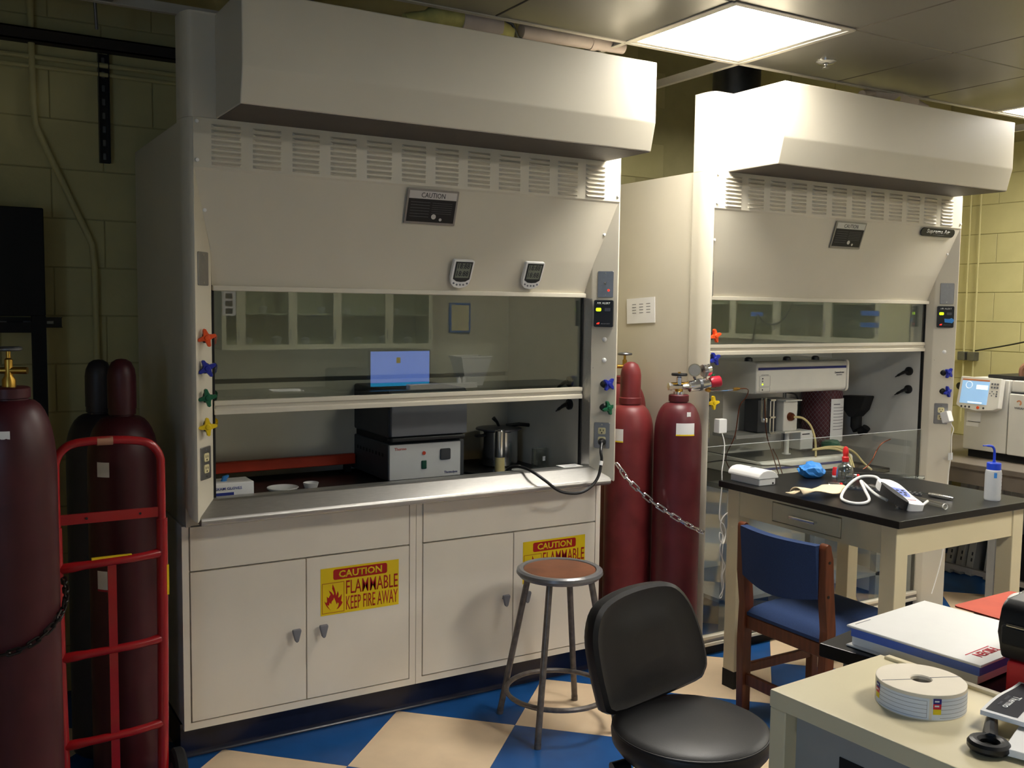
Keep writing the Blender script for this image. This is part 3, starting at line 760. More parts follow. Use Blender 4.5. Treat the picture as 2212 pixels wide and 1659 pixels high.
t = thing('watch_glass', 'white lidded dish with a small knob on the hood bench', 'dish', (1.52, .20, CT))
obj('dish', MB().lathe([(.0, .0), (.025, 0), (.036, .016), (.036, .019), (.02, .022), (0, .024)], n=28), 'white', t)
obj('knob', MB().lathe([(.004, .022), (.003, .034), (.006, .038), (0, .040)], n=12), 'white', t)
t = thing('paper_note', 'white paper sheet lying in the right front corner of the near hood', 'paper', (1.655, -.006, .9665))
obj('sheet', MB().box(-.055, -.034, .0, .045, .028, .0015), 'paper', t)
obj('print_lines', MB().box(-.04, -.02, .0021, .02, -.017, .0024).box(-.04, 0, .0021, .03, .003, .0024), 'inkgrey', t)
t = thing('evaporating_dish', 'wide shallow white porcelain dish on the hood bench', 'dish', (.43, .20, CT + .006))
obj('bowl', MB().lathe([(.0, .0), (.025, 0), (.055, .016), (.062, .024), (.060, .026), (.052, .019), (.02, .005), (0, .004)], n=32), 'white', t)
obj('stand_ring', MB().lathe([(.03, -.006), (.030, .004), (.026, .004), (.026, -.006), (.03, -.006)], n=24), 'white', t)
t = thing('crucible', 'small round white porcelain crucible on the hood bench', 'crucible', (.545, .20, CT))
obj('cup', MB().lathe([(.0, .004), (.014, .004), (.024, .016), (.031, .040), (.029, .041), (.022, .018), (.012, .008), (0, .007)], n=28), 'white', t)
obj('foot_ring', MB().lathe([(.015, 0), (.014, .005), (0, .005)], n=20), 'white', t)
t = thing('glove_box', 'white and blue cardboard glove box with a blue glove tip showing', 'box', (.135, .09, CT))
obj('carton', MB().box(0, 0, 0, .15, .11, .085, .002, 1), 'white', t)
obj('blue_panel', MB().box(-.0008, -.0012, .012, .075, .0, .050), 'boxblue', t)
F = frame((.005, -.0013, .06), (1, 0, 0), (0, 0, 1))
text('lettering', 'EXAM GLOVES', .010, 'boxblue', t, F, (0, 0), .10, .01, 'LEFT', lift=0)
obj('glove_tip', MB().tube([(.05, .05, .08), (.055, .052, .097), (.07, .06, .102)], [.012, .010, .005], 8), 'glove', t)
t = thing('orange_bar', 'long red-orange bar along the back of the hood bench', 'bar', (.14, .59, CT))
obj('bar', MB().box(0, 0, .034, .75, .03, .080, .003, 1), 'redorange', t)
for x in (.02, .70): obj('bar_foot', MB().box(x, .004, 0, x + .03, .026, .034), 'blackmatte', t)
# plugged-in black cable looping out of the near hood
t = thing('power_cable', 'black power cable looping from the right outlet down over the steel sill', 'cable', (1.7675, -.09, 1.085))
F = Matrix.Translation((-1.7675, .09, -1.085)) @ FR(1.078)
b = MB(); b.M = F; b.lathe([(.0, .008), (.016, .008), (.017, .02), (.012, .034), (.007, .045), (0, .046)], n=14); obj('plug', b, 'black', t)
P = [(1.738, -.125, 1.075), (1.715, -.150, 1.045), (1.714, -.158, 1.005), (1.690, -.165, .935), (1.640, -.168, .893), (1.58, -.166, .878), (1.50, -.160, .893), (1.435, -.150, .940), (1.40, -.11, .972), (1.385, -.04, .985), (1.37, .03, .975), (1.36, .10, .925), (1.33, .2, .918), (1.295, .30, .918)]
P = [(x - 1.7675, y + .09, z - 1.085) for x, y, z in P]
obj('cord', MB().tube(P, .0065, 10, smooth=6), 'black', t)
obj('white_sleeve', MB().tube([P[2], [(P[2][i] * .75 + P[3][i] * .25) for i in range(3)]], .0085, 12), 'white', t)

# ================================================================== GAS CYLINDERS
def gas_cylinder(loc, label, r=.112, zs=1.10, zn=1.255, rn=.040, top='cap', m='maroon', capm=None):
    t = thing('gas_cylinder', label, 'gas cylinder', loc, 0, 'maroon gas cylinders')
    pr = [(.0, .0), (r * .86, 0), (r * .97, .012), (r, .04), (r, zs)]
    for k in range(1, 9):
        a = k / 8 * PI / 2
        pr.append((rn + (r - rn) * math.cos(a) ** .9 if k < 8 else rn, zs + (zn - zs) * math.sin(a)))
    pr += [(rn, zn + .004), (rn * 1.12, zn + .006), (rn * 1.12, zn + .032), (rn, zn + .036), (0, zn + .036)]
    obj('tank', MB().lathe(pr, n=40), m, t)
    z = zn + .036
    if top == 'cap':
        obj('cap', MB().lathe([(.047, z - .01), (.047, z + .100), (.043, z + .125), (.032, z + .148), (.016, z + .158), (0, z + .160)], n=28), capm or m, t)
    else:
        v = obj('valve', MB().lathe([(.018, z - .005), (.018, z + .02), (.011, z + .03), (.011, z + .075), (.006, z + .08), (.006, z + .10)], n=18).cyl((0, 0, z + .045), (.045, -.02, z + .045), .010, n=12).cyl((0, 0, z + .045), (-.04, .01, z + .045), .009, n=12), 'brass', t)
        if top != 'reg':
            obj('handwheel', MB().ring((0, 0, z + .105), .030, .006, 24, 8).box(-.03, -.004, z + .101, .03, .004, z + .108).box(-.004, -.03, z + .101, .004, .03, z + .108), 'galv', v)
    return t
def tank_label(t, r, a, z, w, h, tilt=.0, m='paper', line='yellowknob'):
    def fn(R):
        def q(u, v):
            aa = a + (u - .5) * w / R
            return (R * math.cos(aa), R * math.sin(aa), z + (v - .5) * h)
        return q
    b = MB(); b.grid(fn(r + .0012), 8, 1); l = obj('paper_label', b, m, t)
    if line:
        b = MB()
        b.grid(lambda u, v: ((r + .0016) * math.cos(a + (u - .5) * w / r), (r + .0016) * math.sin(a + (u - .5) * w / r), z - h * .5 + v * h * .10), 8, 1); obj('stripe', b, line, l)
L0 = gas_cylinder((-.556, -.48, 0), 'maroon gas cylinder with a bare brass valve at the left picture edge', .116, 1.19, 1.385, .048, 'valve', 'maroon_shade')
tank_label(L0, .106, -1.9, 1.295, .055, .028, line=None); tank_label(L0, .092, -.62, 1.31, .05, .04)
L1 = gas_cylinder((-.183, .035, 0), 'dark maroon capped gas cylinder behind the hand truck, nearest the hood', .115, 1.12, 1.27, m='maroon_shade')
L2 = gas_cylinder((-.222, .285, 0), 'dark capped gas cylinder standing furthest back behind the hand truck', .115, 1.11, 1.255, capm='darkcap', m='darkcap')
tank_label(L1, .1155, -2.3, 1.10, .045, .05, line=None); tank_label(L1, .1155, -2.35, .72, .05, .07, line='redknob')
R1 = gas_cylinder((1.993, .011, 0), 'reddish gas cylinder with a domed cap beside the near hood', .110, 1.08, 1.222, .046, 'cap', 'maroon2')
tank_label(R1, .1105, -2.75, 1.09, .06, .06)
R3 = gas_cylinder((2.125, .23, 0), 'gas cylinder with a grey valve handwheel hidden at the back between the hoods', .108, 1.15, 1.30, .042, 'valve', 'maroon2')
R2 = gas_cylinder((2.112, -.185, 0), 'dark maroon gas cylinder carrying a chrome regulator between the hoods', .106, 1.09, 1.245, .040, 'reg', 'maroon')
tank_label(R2, .104, -1.95, 1.135, .085, .055); tank_label(R2, .090, -1.75, 1.195, .02, .03, line=None)

t = thing('gas_regulator', 'chrome gas regulator with two gauges and a red knob on the cylinder', 'regulator', (2.112, -.185, 1.281))
obj('yoke', MB().lathe([(.024, -.002), (.024, .012), (.013, .016), (.013, .075), (.008, .078), (.008, .085)], n=18), 'chrome', t)
obj('handwheel', MB().lathe([(.0, .083), (.034, .083), (.036, .088), (.034, .094), (0, .094)], n=24), 'black', t)
obj('inlet_nut', MB().cyl((-.04, .01, .035), (.02, -.01, .035), .014, n=6).cyl((-.05, .013, .035), (-.035, .008, .035), .018, n=6), 'chrome', t)
obj('regulator_body', MB().tube([(.01, -.01, .035), (.035, -.018, .036), (.04, -.02, .036), (.10, -.035, .044), (.14, -.045, .048)], [.013, .015, .026, .027, .020], 20), 'chrome', t)
obj('body_ring', MB().cyl((.085, -.031, .042), (.098, -.0345, .0435), .0285, n=24), 'galv', t)
for px, pz, nm in ((.055, .108, 0), (.122, .106, 1)):
    g = MB(); dirv = Vector((.92 if nm else -.45, .25 if nm else -.75, .10)).normalized()
    c = Vector((px, -.035, pz)); g.tube([c - dirv * .014, c + dirv * .014], .029, 24)
    ga = obj('gauge', g, 'chrome', t)
    obj('gauge_face', MB().tube([c + dirv * .0140, c + dirv * .0148], .025, 24), 'white' if nm else 'plate', ga)
    obj('gauge_stem', MB().cyl(c - Vector((0, 0, .02)), (px * .6 + .045, -.03, .048), .008, n=10), 'chrome', ga)
k = obj('adjusting_knob', MB().tube([(.140, -.047, .052), (.150, -.050, .054), (.185, -.058, .057), (.190, -.060, .058)], [.022, .026, .026, .022], 12), 'redknob', t)
obj('outlet_tube', MB().tube([(.12, -.045, .020), (.15, -.055, .014), (.20, -.065, .016), (.275, -.07, .020)], .0042, 10), 'chrome', t)
obj('outlet_nut', MB().cyl((.12, -.045, .022), (.138, -.05, .016), .010, n=6), 'brass', t)
obj('tube_fitting', MB().cyl((.262, -.07, .0195), (.285, -.07, .0205), .008, n=6).cyl((.285, -.07, .0205), (.297, -.07, .021), .006, n=8), 'brass', t)
tag(obj('copper_line', MB().tube([(2.41, -.256, 1.302), (2.46, -.245, 1.300), (2.50, -.22, 1.285), (2.525, -.18, 1.25), (2.535, -.13, 1.20), (2.54, -.10, 1.06), (2.60, .02, .93), (2.70, .06, .83)], .0026, 8, smooth=6), 'copper'), 'thin copper tube running from the regulator down into the far hood', 'tube')
# chains
def chain(pts, r, ll, m, label, cat='chain'):
    P = spline(pts, 14); P = [Vector(p) for p in P]
    t = thing('chain', label, cat, P[0]); o0 = P[0]
    acc = 0; k = 0; step = ll * .74; nxt = 0
    for a, b_ in zip(P, P[1:]):
        L = (b_ - a).length
        while nxt <= acc + L:
            q = a + (b_ - a) * ((nxt - acc) / L); dv = (b_ - a).normalized()
            n1 = dv.cross(Vector((0, 0, 1))).normalized(); n2 = dv.cross(n1)
            s = n1 * .45 + n2 if k % 2 else n1 - n2 * .45
            s.normalize()
            ring = []
            h = ll / 2 - ll * .19; wv = ll * .19
            for i in range(14):
                an = 2 * PI * i / 14; cx = math.cos(an); ring.append(q - o0 + dv * (cx * wv + (h if cx > 0 else -h)) + s * (math.sin(an) * wv))
            obj('chain_link', MB().tube(ring, r, 6, closed=True), m, t)
            nxt += step; k += 1
        acc += L
    return t
chain([(1.842, -.115, .962), (1.885, -.135, .90), (1.945, -.215, .82), (2.035, -.296, .745), (2.125, -.306, .695), (2.19, -.275, .668), (2.243, -.205, .650)], .0036, .050, 'silverchain', 'silver chain sagging in front of the gas cylinders between the hoods')
chain([(-.80, -.55, .70), (-.66, -.60, .70), (-.54, -.61, .72), (-.46, -.565, .765), (-.425, -.47, .80), (-.418, -.36, .83)], .0036, .036, 'darkchain', 'dark chain wrapped around the left edge gas cylinder')

# ================================================================== HAND TRUCK
t = thing('hand_truck', 'red tubular hand truck leaning in front of the dark cylinders', 'hand truck', (-.265, -.22, 0))
hw = .152
obj('handle_loop', MB().tube([(-hw - .005, 0, .93), (-hw - .005, 0, 1.12), (-hw - .002, 0, 1.165), (-hw + .02, 0, 1.20), (-hw + .06, 0, 1.218), (0, 0, 1.222), (hw - .06, 0, 1.214), (hw - .02, 0, 1.196), (hw + .002, 0, 1.16), (hw + .005, 0, 1.11), (hw + .005, 0, .92)], .0135, 14, smooth=4), 'truckred', t)
for s in (-1, 1): obj('side_rail', MB().tube([(s * (hw + .006), 0, .955), (s * (hw + .003), -.0, .5), (s * (hw - .004), 0, .02)], .0175, 14), 'truckred', t)
obj('flat_bar', MB().box(-hw - .02, -.006, .962, hw, .004, .994), 'truckred', t)
for x in (-.07, .09): obj('bolt_hole', MB().lathe([(0, 0), (.004, 0), (.004, -.0015), (0, -.0015)], (x, -.006, .978), 10, 'y'), 'black', t)
for zz in (.835, .548, .262):
    cb = MB().tube([(-hw, 0, zz - .012), (-.08, -.016, zz - .004), (0, -.02, zz), (.08, -.016, zz + .002), (hw, 0, zz + .006)], [.016, .0135, .013, .0135, .016], 12, smooth=3)
    obj('cross_brace', cb, 'truckred', t)
obj('centre_strip', MB().box(-.014, -.026, .05, .012, -.018, .835), 'truckred', t)
obj('tape_wrap', MB().tube([(-.035, 0, 1.2205), (.012, 0, 1.2205)], .0146, 14), 'brownstrap', t)
obj('yellow_tape', MB().box(-.06, -.0225, .845, .06, -.012, .852), 'yellowknob', t)
obj('side_label', MB().box(hw + .014, -.012, .70, hw + .0235, .012, .80), 'yellowknob', t)
obj('toe_plate', MB().box(-.18, -.20, .0, .18, .01, .006), 'truckred', t)
for s in (-1, 1):
    wm = obj('wheel', MB().lathe([(.02, -.02), (.068, -.02), (.075, -.012), (.075, .012), (.068, .02), (.02, .02)], (s * .205, .03, .075), 28, 'x'), 'blackmatte', t)
    obj('hub', MB().lathe([(0, -.022), (.03, -.022), (.03, .022), (0, .022)], (s * .205, .03, .075), 20, 'x'), 'galv', wm)
obj('axle', MB().cyl((-.21, .03, .075), (.21, .03, .075), .009, n=12), 'galv', t)

# ================================================================== STOOL
t = thing('round_stool', 'grey steel stool with a worn brown round wooden seat', 'stool', (1.368, -.365, 0))
ZS = .628
obj('seat_rim', MB().lathe([(.0, ZS - .028), (.140, ZS - .030), (.160, ZS - .026), (.172, ZS - .012), (.170, ZS + .0), (.160, ZS + .006), (.146, ZS + .004), (.143, ZS - .004), (0, ZS - .006)], n=48), 'stoolgrey', t)
obj('seat_pad', MB().lathe([(.0, ZS + .004), (.13, ZS + .004), (.1425, ZS + .001), (.1425, ZS - .008), (0, ZS - .008)], n=48), 'seatwood', t)
for k in range(4):
    a = math.radians(42 + 90 * k - 3); c, s = math.cos(a), math.sin(a)
    lg = obj('leg', MB().tube([(c * .128, s * .128, ZS - .028), (c * .245, s * .245, .012)], [.0125, .0125], 14), 'stoolleg', t)
    obj('foot_tip', MB().tube([(c * .243, s * .243, .022), (c * .246, s * .246, 0)], [.0135, .0135], 14), 'stoolleg', lg)
obj('foot_ring', MB().ring((0, 0, .138), .205, .010, 48, 10), 'stoolleg', t)

# ================================================================== BLACK CHAIR
t = thing('task_chair', 'black vinyl task chair with a round seat in the foreground', 'chair', (1.0, -1.56, 0))
zs = .545
obj('seat', MB().lathe([(.0, zs - .085), (.16, zs - .085), (.195, zs - .078), (.212, zs - .055), (.215, zs - .030), (.208, zs - .012), (.190, zs - .002), (.12, zs + .004), (0, zs + .006)], n=56), 'vinyl', t)
obj('seat_piping', MB().ring((0, 0, zs - .016), .2095, .0035, 56, 8), 'vinyl', t)
obj('seat_pan', MB().lathe([(.0, zs - .12), (.10, zs - .118), (.17, zs - .10), (.19, zs - .084), (0, zs - .083)], n=40), 'black', t)
sh = [(-.165, -.155), (-.195, -.10), (-.208, .02), (-.200, .085), (-.165, .135), (-.10, .158), (0, .166), (.10, .158), (.150, .130), (.185, .07), (.206, -.02), (.212, -.095), (.200, -.128), (.165, -.150), (0, -.163)]
shs = [(p.x, p.y) for p in spline([(a, b, 0) for a, b in sh], 3, True)]
bb = bmesh.new()
def cush(u, v, off):      # the cushion wraps slightly around the sitter
    return (u, off - .55 * u * u + .0, v)
N = len(shs); lay = [(-.034, .80), (-.040, .93), (-.030, .99), (-.010, 1.0), (.008, .985), (.018, .93)]
vs = []; fs = []
for off, k in lay:
    for u, v in shs: vs.append(cush(u * k, v * k, off))
for i in range(len(lay) - 1):
    for j in range(N): fs.append((i * N + j, i * N + (j + 1) % N, (i + 1) * N + (j + 1) % N, (i + 1) * N + j))
o0 = len(vs); rings = [.55, .28]
prev = 0
for kk, off in ((.55, -.045), (.28, -.049)):
    st = len(vs)
    for u, v in shs: vs.append(cush(u * kk, v * kk, off))
    for j in range(N): fs.append((st + j, st + (j + 1) % N, prev + (j + 1) % N, prev + j))
    prev = st
fs.append(tuple(prev + j for j in range(N))); fs.append(tuple((len(lay) - 1) * N + j for j in range(N))[::-1])
b = MB(); b.M = Matrix.Translation((-.015, .215, .700)) @ Matrix.Rotation(math.radians(-9), 4, 'X') @ Matrix.Rotation(math.radians(4), 4, 'Z') @ Matrix.Rotation(math.radians(-4), 4, 'Y'); b.add(vs, fs)
obj('backrest', b, 'vinyl', t)
obj('back_bar', MB().tube([(0, .245, .70), (0, .262, .58), (0, .245, .47), (0, .17, .435), (0, .05, .435)], .012, 10, smooth=4), 'darkmetal', t)
obj('adjust_knob', MB().cyl((-.17, .05, .435), (-.215, .06, .43), .024, n=16), 'black', t)
obj('gas_column', MB().lathe([(.028, .10), (.028, .30), (.018, .30), (.018, .43)], n=20), 'black', t)
for k in range(5):
    a = 2 * PI * k / 5 + .3; c, s = math.cos(a), math.sin(a)
    lg = obj('base_leg', MB().tube([(0, 0, .11), (c * .15, s * .15, .10), (c * .28, s * .28, .068)], [.022, .018, .014], 10), 'black', t)
    obj('caster', MB().lathe([(0, -.011), (.024, -.011), (.026, 0), (.024, .011), (0, .011)], (c * .285, s * .285, .0265), 16, 'x').cyl((c * .285, s * .285, .03), (c * .285, s * .285, .072), .006, n=8), 'blackmatte', lg)

# ================================================================== LAB TABLE
t = thing('lab_table', 'cream lab table with a black top standing in front of the far hood', 'table', (2.2, -1.285, 0))
TW, TD, TH = .84, .925, .914
obj('table_top', MB().box(0, 0, TH - .028, TW, TD, TH, .003, 2), 'epoxy', t)
LG = .068; ov = .030
ap = MB()
obj('apron', MB().box(ov + LG, ov + .006, .772, TW - ov - LG, ov + .03, TH - .028), 'cream', t)
obj('apron', MB().box(ov + LG, TD - ov - .03, .772, TW - ov - LG, TD - ov - .006, TH - .028), 'cream', t)
obj('apron', MB().box(TW - ov - .03, ov + LG, .772, TW - ov - .006, TD - ov - LG, TH - .028), 'cream', t)
dy0, dy1, dz0, dz1 = .283, .637, .789, .868
obj('apron', MB().box(ov + .006, ov + LG, .772, ov + .03, dy0 - .002, TH - .028).box(ov + .006, dy1 + .002, .772, ov + .03, TD - ov - LG, TH - .028).box(ov + .006, dy0 - .002, dz1 + .002, ov + .03, dy1 + .002, TH - .028).box(ov + .006, dy0 - .002, .772, ov + .03, dy1 + .002, dz0 - .002), 'cream', t)
dr = obj('drawer', MB().box(ov + .003, dy0 + .002, dz0 + .002, ov + .028, dy1 - .002, dz1 - .002, .0015, 1).box(ov + .03, dy0 + .01, dz0 + .005, .40, dy1 - .01, dz1 - .01), 'cream', t)
obj('drawer_pull', MB().box(ov - .022, dy0 + .11, .822, ov - .014, dy1 - .11, .834, .002, 1).box(ov - .018, dy0 + .115, .824, ov + .004, dy0 + .125, .832).box(ov - .018, dy1 - .125, .824, ov + .004, dy1 - .115, .832), 'chrome', dr)
for x in (ov, TW - ov - LG):
    for y in (ov, TD - ov - LG):
        lg = obj('leg', MB().box(x, y, .075, x + LG, y + LG, TH - .028, .002, 1), 'cream', t)
        obj('leg_boot', MB().box(x - .001, y - .001, 0, x + LG + .001, y + LG + .001, .078), 'blackmatte', lg)
TZ = TH
# ---- things on the lab table
t = thing('power_adapter', 'white box power supply with a curved lid at the back corner of the lab table', 'power supply', (2.302, -.462, TZ), math.radians(0))
obj('base_box', MB().box(-.048, -.088, 0, .048, .085, .030, .003, 1), 'white', t)
lid = [(-.057, .030), (-.057, .040), (-.050, .052), (-.034, .062), (-.01, .066), (.018, .064), (.038, .055), (.052, .044), (.058, .036), (.058, .030)]
obj('lid', MB().prism(lid, 'y', -.095, .092, .002, 1), 'white', t)
obj('logo_print', MB().box(-.012, -.004, .0655, .014, .006, .0667), 'inkgrey', t)
obj('jack', MB().box(.028, -.0895, .004, .036, -.087, .012), 'black', t)
def crumple(name, label, cat, loc, rx, ry, rz, m, seed, amp=.35):
    rnd = random.Random(seed); b = bmesh.new(); bmesh.ops.create_icosphere(b, subdivisions=4, radius=1)
    ph = [(Vector((rnd.gauss(0, 1), rnd.gauss(0, 1), rnd.gauss(0, 1))), rnd.uniform(0, 6), rnd.uniform(.3, 1)) for _ in range(14)]
    for v in b.verts:
        n = v.co.normalized(); s = 1 + sum(math.sin(p.dot(n) * (2.2 + 1.1 * (i_ % 4)) + q) * w / (1 + .4 * (i_ % 4)) for i_, (p, q, w) in enumerate(ph)) * amp / 6
        v.co = Vector((n.x * rx * s, n.y * ry * s, max(0, (n.z * .5 + .42) * rz * 2 * s * .7)))
    mb = MB(); mb.bm(b); o = obj(name, mb, m); o.location = loc; return tag(o, label, cat)
crumple('nitrile_glove', 'crumpled bright blue glove on the lab table', 'glove', (2.64, -.49, TZ), .062, .050, .046, 'glove', 3, .55)
crumple('nitrile_glove', 'green crumpled bag on the instrument shelf in the far hood', 'glove', (3.62, .25, .87), .06, .05, .05, 'bottlegreen', 5, .4)
t = thing('dropper_bottle', 'clear glass dropper bottle with a red rubber bulb on the lab table', 'bottle', (2.66, -.655, TZ))
obj('glass_bottle', MB().lathe([(.0, .001), (.034, .001), (.036, .006), (.036, .055), (.030, .074), (.016, .084), (.014, .096), (.012, .096), (.014, .082), (.028, .071), (.034, .054), (.034, .006), (0, .004)], n=28), 'glassware', t)
obj('rubber_bulb', MB().lathe([(.014, .092), (.015, .112), (.011, .116), (.011, .124), (.013, .132), (.011, .150), (.006, .158), (0, .160)], n=18), 'redrubber', t)
obj('pipette', MB().cyl((0, 0, .012), (0, 0, .1), .003, n=8), 'glassware', t)
t = thing('glass_tube', 'glass sample tube with a red stopper lying at the back of the lab table', 'tube', (2.73, -.50, TZ))
obj('tube_wall', MB().tube([(-.06, .05, .012), (.0, .0, .012), (.30, -.28, .012)], .010, 14), 'glassware', t)
obj('red_stopper', MB().lathe([(.012, .012), (.013, .020), (.010, .045), (.008, .048), (0, .048)], (-.01, -.05, .0), 16), 'redrubber', t)
obj('white_collar', MB().lathe([(.009, 0.0), (.012, .004), (.012, .014), (.009, .015)], (-.01, -.05, 0), 16), 'white', t)
t = thing('tan_glove', 'torn tan leather glove finger lying near the table edge', 'glove', (2.32, -.80, TZ))
def gl(u, v):
    x = -.115 + u * .25; a = (v - .5) * (2.6 - 1.6 * u)
    w = .036 + .036 * u; return (x, -.02 * math.sin(u * 3) + w * math.sin(a) * (1 + .12 * math.sin(u * 19)), max(.002, .022 * (1 - u * .4) * (math.cos(a)) + .010 * math.sin(u * 7 + v * 3) + .012))
b = MB(); b.grid(gl, 24, 12); o = obj('hide', b, 'tanglove', t); sm = o.modifiers.new('thick', 'SOLIDIFY'); sm.thickness = .003
for k in range(3): obj('fringe_strip', MB().tube([(-.11, .01 - k * .012, .024 + .003 * k), (-.135, .016 - k * .012, .020), (-.155, .018 - k * .010, .022)], [.004, .0035, .002], 6), 'tanglove', t)
t = thing('gas_leak_meter', 'white handheld meter with a black grip and a looped white probe hose', 'meter', (2.462, -1.08, TZ))
mA, mB = Vector((2.504 - 2.462, -.975 + 1.08, .978 - TZ)), Vector((2.42 - 2.462, -1.185 + 1.08, .928 - TZ))
axm = (mB - mA).normalized()
Fm = frame((mA + mB) / 2, axm, Vector((0, 0, 1)).cross(axm).normalized() + Vector((0, 0, -.10)))
K = .78
def mpoly(pts): return [(p.x * K, p.y) for p in spline([(a_, c_, 0) for a_, c_ in pts], 3, True)]
prof = [(-.150, .014), (-.140, .034), (-.09, .042), (-.02, .038), (.06, .031), (.145, .033), (.165, .024), (.170, .0)]
pr2 = prof + [(a_, -c_) for a_, c_ in prof[::-1][1:]]
b = MB(); b.M = Fm; b.prism(mpoly(pr2), 'z', -.016, .016, .008, 3); obj('meter_body', b, 'white', t)
b = MB(); b.M = Fm; b.prism([(.022 * 1 + .100 * math.cos(2 * PI * i / 28), -.034 + .014 * math.sin(2 * PI * i / 28)) for i in range(28)], 'z', -.0175, .0185, .004, 2)
obj('rubber_grip', b, 'rubber', t)
b = MB(); b.M = Fm; b.prism([(x * K, y) for x, y in ((-.045, -.024), (.05, -.021), (.078, -.010), (.078, .010), (.05, .021), (-.02, .030))], 'z', .0150, .0172); kp = obj('keypad', b, 'meterblue', t)
for (x, y) in ((0, -.010), (0, .012), (.028, -.008), (.028, .010), (.055, 0)):
    b = MB(); b.M = Fm; b.prism(circ(x * K, y, .006, 12), 'z', .017, .0185); obj('key', b, 'ink', kp)
b = MB(); b.M = Fm; b.prism(rrect(-.125 * K, -.026, -.050 * K, .026, .010, 3), 'z', .0150, .0170); obj('display', b, 'paper', t)
text('lettering', 'Thermo', .008, 'redknob', t, Fm @ Matrix.Rotation(PI / 2, 4, 'Z'), (0, -.118 * K), .034, .01, lift=.0162)
HP = [(2.502, -.972, .978), (2.535, -.91, .990), (2.515, -.85, .980), (2.43, -.86, .950), (2.345, -.905, .923), (2.298, -.975, .921), (2.315, -1.02, .921), (2.38, -1.01, .926), (2.44, -.94, .950), (2.47, -.895, .975), (2.485, -.905, .960), (2.475, -.96, .935), (2.46, -1.03, .922)]
obj('probe_hose', MB().tube([(x - 2.462, y + 1.08, z - TZ) for x, y, z in HP], .0058, 10, smooth=7), 'white', t)
obj('probe_tip', MB().tube([(-.05, -.03, .007), (-.09, -.065, .006)], [.004, .005], 10), 'chrome', t)
obj('probe_stub', MB().tube([(.0, -.10, .010), (.075, -.075, .020)], .005, 10), 'white', t)
t = thing('steel_probe', 'thin clear rod with a chrome tip across the lab table', 'rod', (2.72, -1.09, TZ))
obj('rod', MB().tube([(-.06, .35, .008), (.0, .06, .008)], .0042, 10), 'glassware', t)
obj('chrome_tip', MB().tube([(0, .06, .009), (.0, .03, .009), (.005, -.03, .009), (.007, -.045, .009)], [.008, .009, .008, .005], 12), 'chrome', t)
t = thing('glass_pipette_tube', 'clear glass tube lying open end forward on the lab table', 'tube', (2.545, -1.225, TZ))
obj('tube_wall', MB().tube([(0, 0, .011), (.10, .42, .011)], .010, 16, caps=False), 'glassware', t)
obj('tube_rim', MB().tube([(-.001, -.003, .011), (.001, .003, .011)], .0108, 16, caps=False), 'white', t)
t = thing('chrome_fitting', 'small chrome fitting with a red ring beside the tan glove', 'fitting', (2.515, -.715, TZ))
obj('fitting_body', MB().tube([(-.02, .01, .012), (.0, 0, .012), (.025, -.012, .012)], [.012, .013, .009], 14), 'chrome', t)
obj('red_ring', MB().tube([(.028, -.014, .012), (.036, -.018, .012)], .010, 14), 'redrubber', t)
t = thing('chrome_fitting', 'small chrome fitting with a red ring at the back of the table', 'fitting', (2.76, -.60, TZ))
obj('fitting_body', MB().tube([(-.02, .01, .012), (.0, 0, .012), (.025, -.012, .012)], [.012, .013, .009], 14), 'chrome', t)
obj('red_ring', MB().tube([(.028, -.014, .012), (.036, -.018, .012)], .010, 14), 'redrubber', t)
t = thing('metal_tray', 'long narrow ribbed steel rack lying across the lab table', 'rack', (2.62, -.86, TZ), math.radians(-60))
obj('tray', MB().box(-.17, -.018, 0, .17, .018, .006), 'darkmetal', t)
for k in range(18): obj('rib', MB().box(-.165 + k * .019, -.018, .006, -.157 + k * .019, .018, .012), 'galv', t)
t = thing('wash_bottle', 'translucent wash bottle with a blue bent spout on the table corner', 'bottle', (2.888, -1.195, TZ))
t.scale = (.72, .72, .88)
obj('bottle_body', MB().lathe([(.0, .0), (.040, 0), (.043, .006), (.043, .120), (.040, .136), (.033, .142), (.033, .148), (0, .148)], n=36), 'frost', t)
obj('screw_cap', MB().lathe([(.037, .140), (.037, .168), (.034, .171), (.008, .173), (.008, .18)], n=30), 'bluebottle', t)
obj('spout', MB().tube([(0.0, 0, .165), (0, .0, .20), (-.002, 0, .225), (-.012, .004, .242), (-.032, .010, .248), (-.075, .022, .250)], [.0068, .0068, .0066, .0062, .0056, .0030], 10, smooth=4), 'bluebottle', t)
for k in range(6):
    obj('scale_mark', MB().lathe([(.0434, .030 + k * .018), (.0434, .0315 + k * .018)], n=36) if False else MB().grid(lambda u, v, k=k: (.0435 * math.cos(-1.35 + u * .3), .0435 * math.sin(-1.35 + u * .3), .030 + k * .017 + v * .0025), 4, 1), 'ink', t)
obj('blue_label', MB().grid(lambda u, v: (.0436 * math.cos(-2.5 + u * .35), .0436 * math.sin(-2.5 + u * .35), .105 + v * .024), 4, 1), 'glove', t)

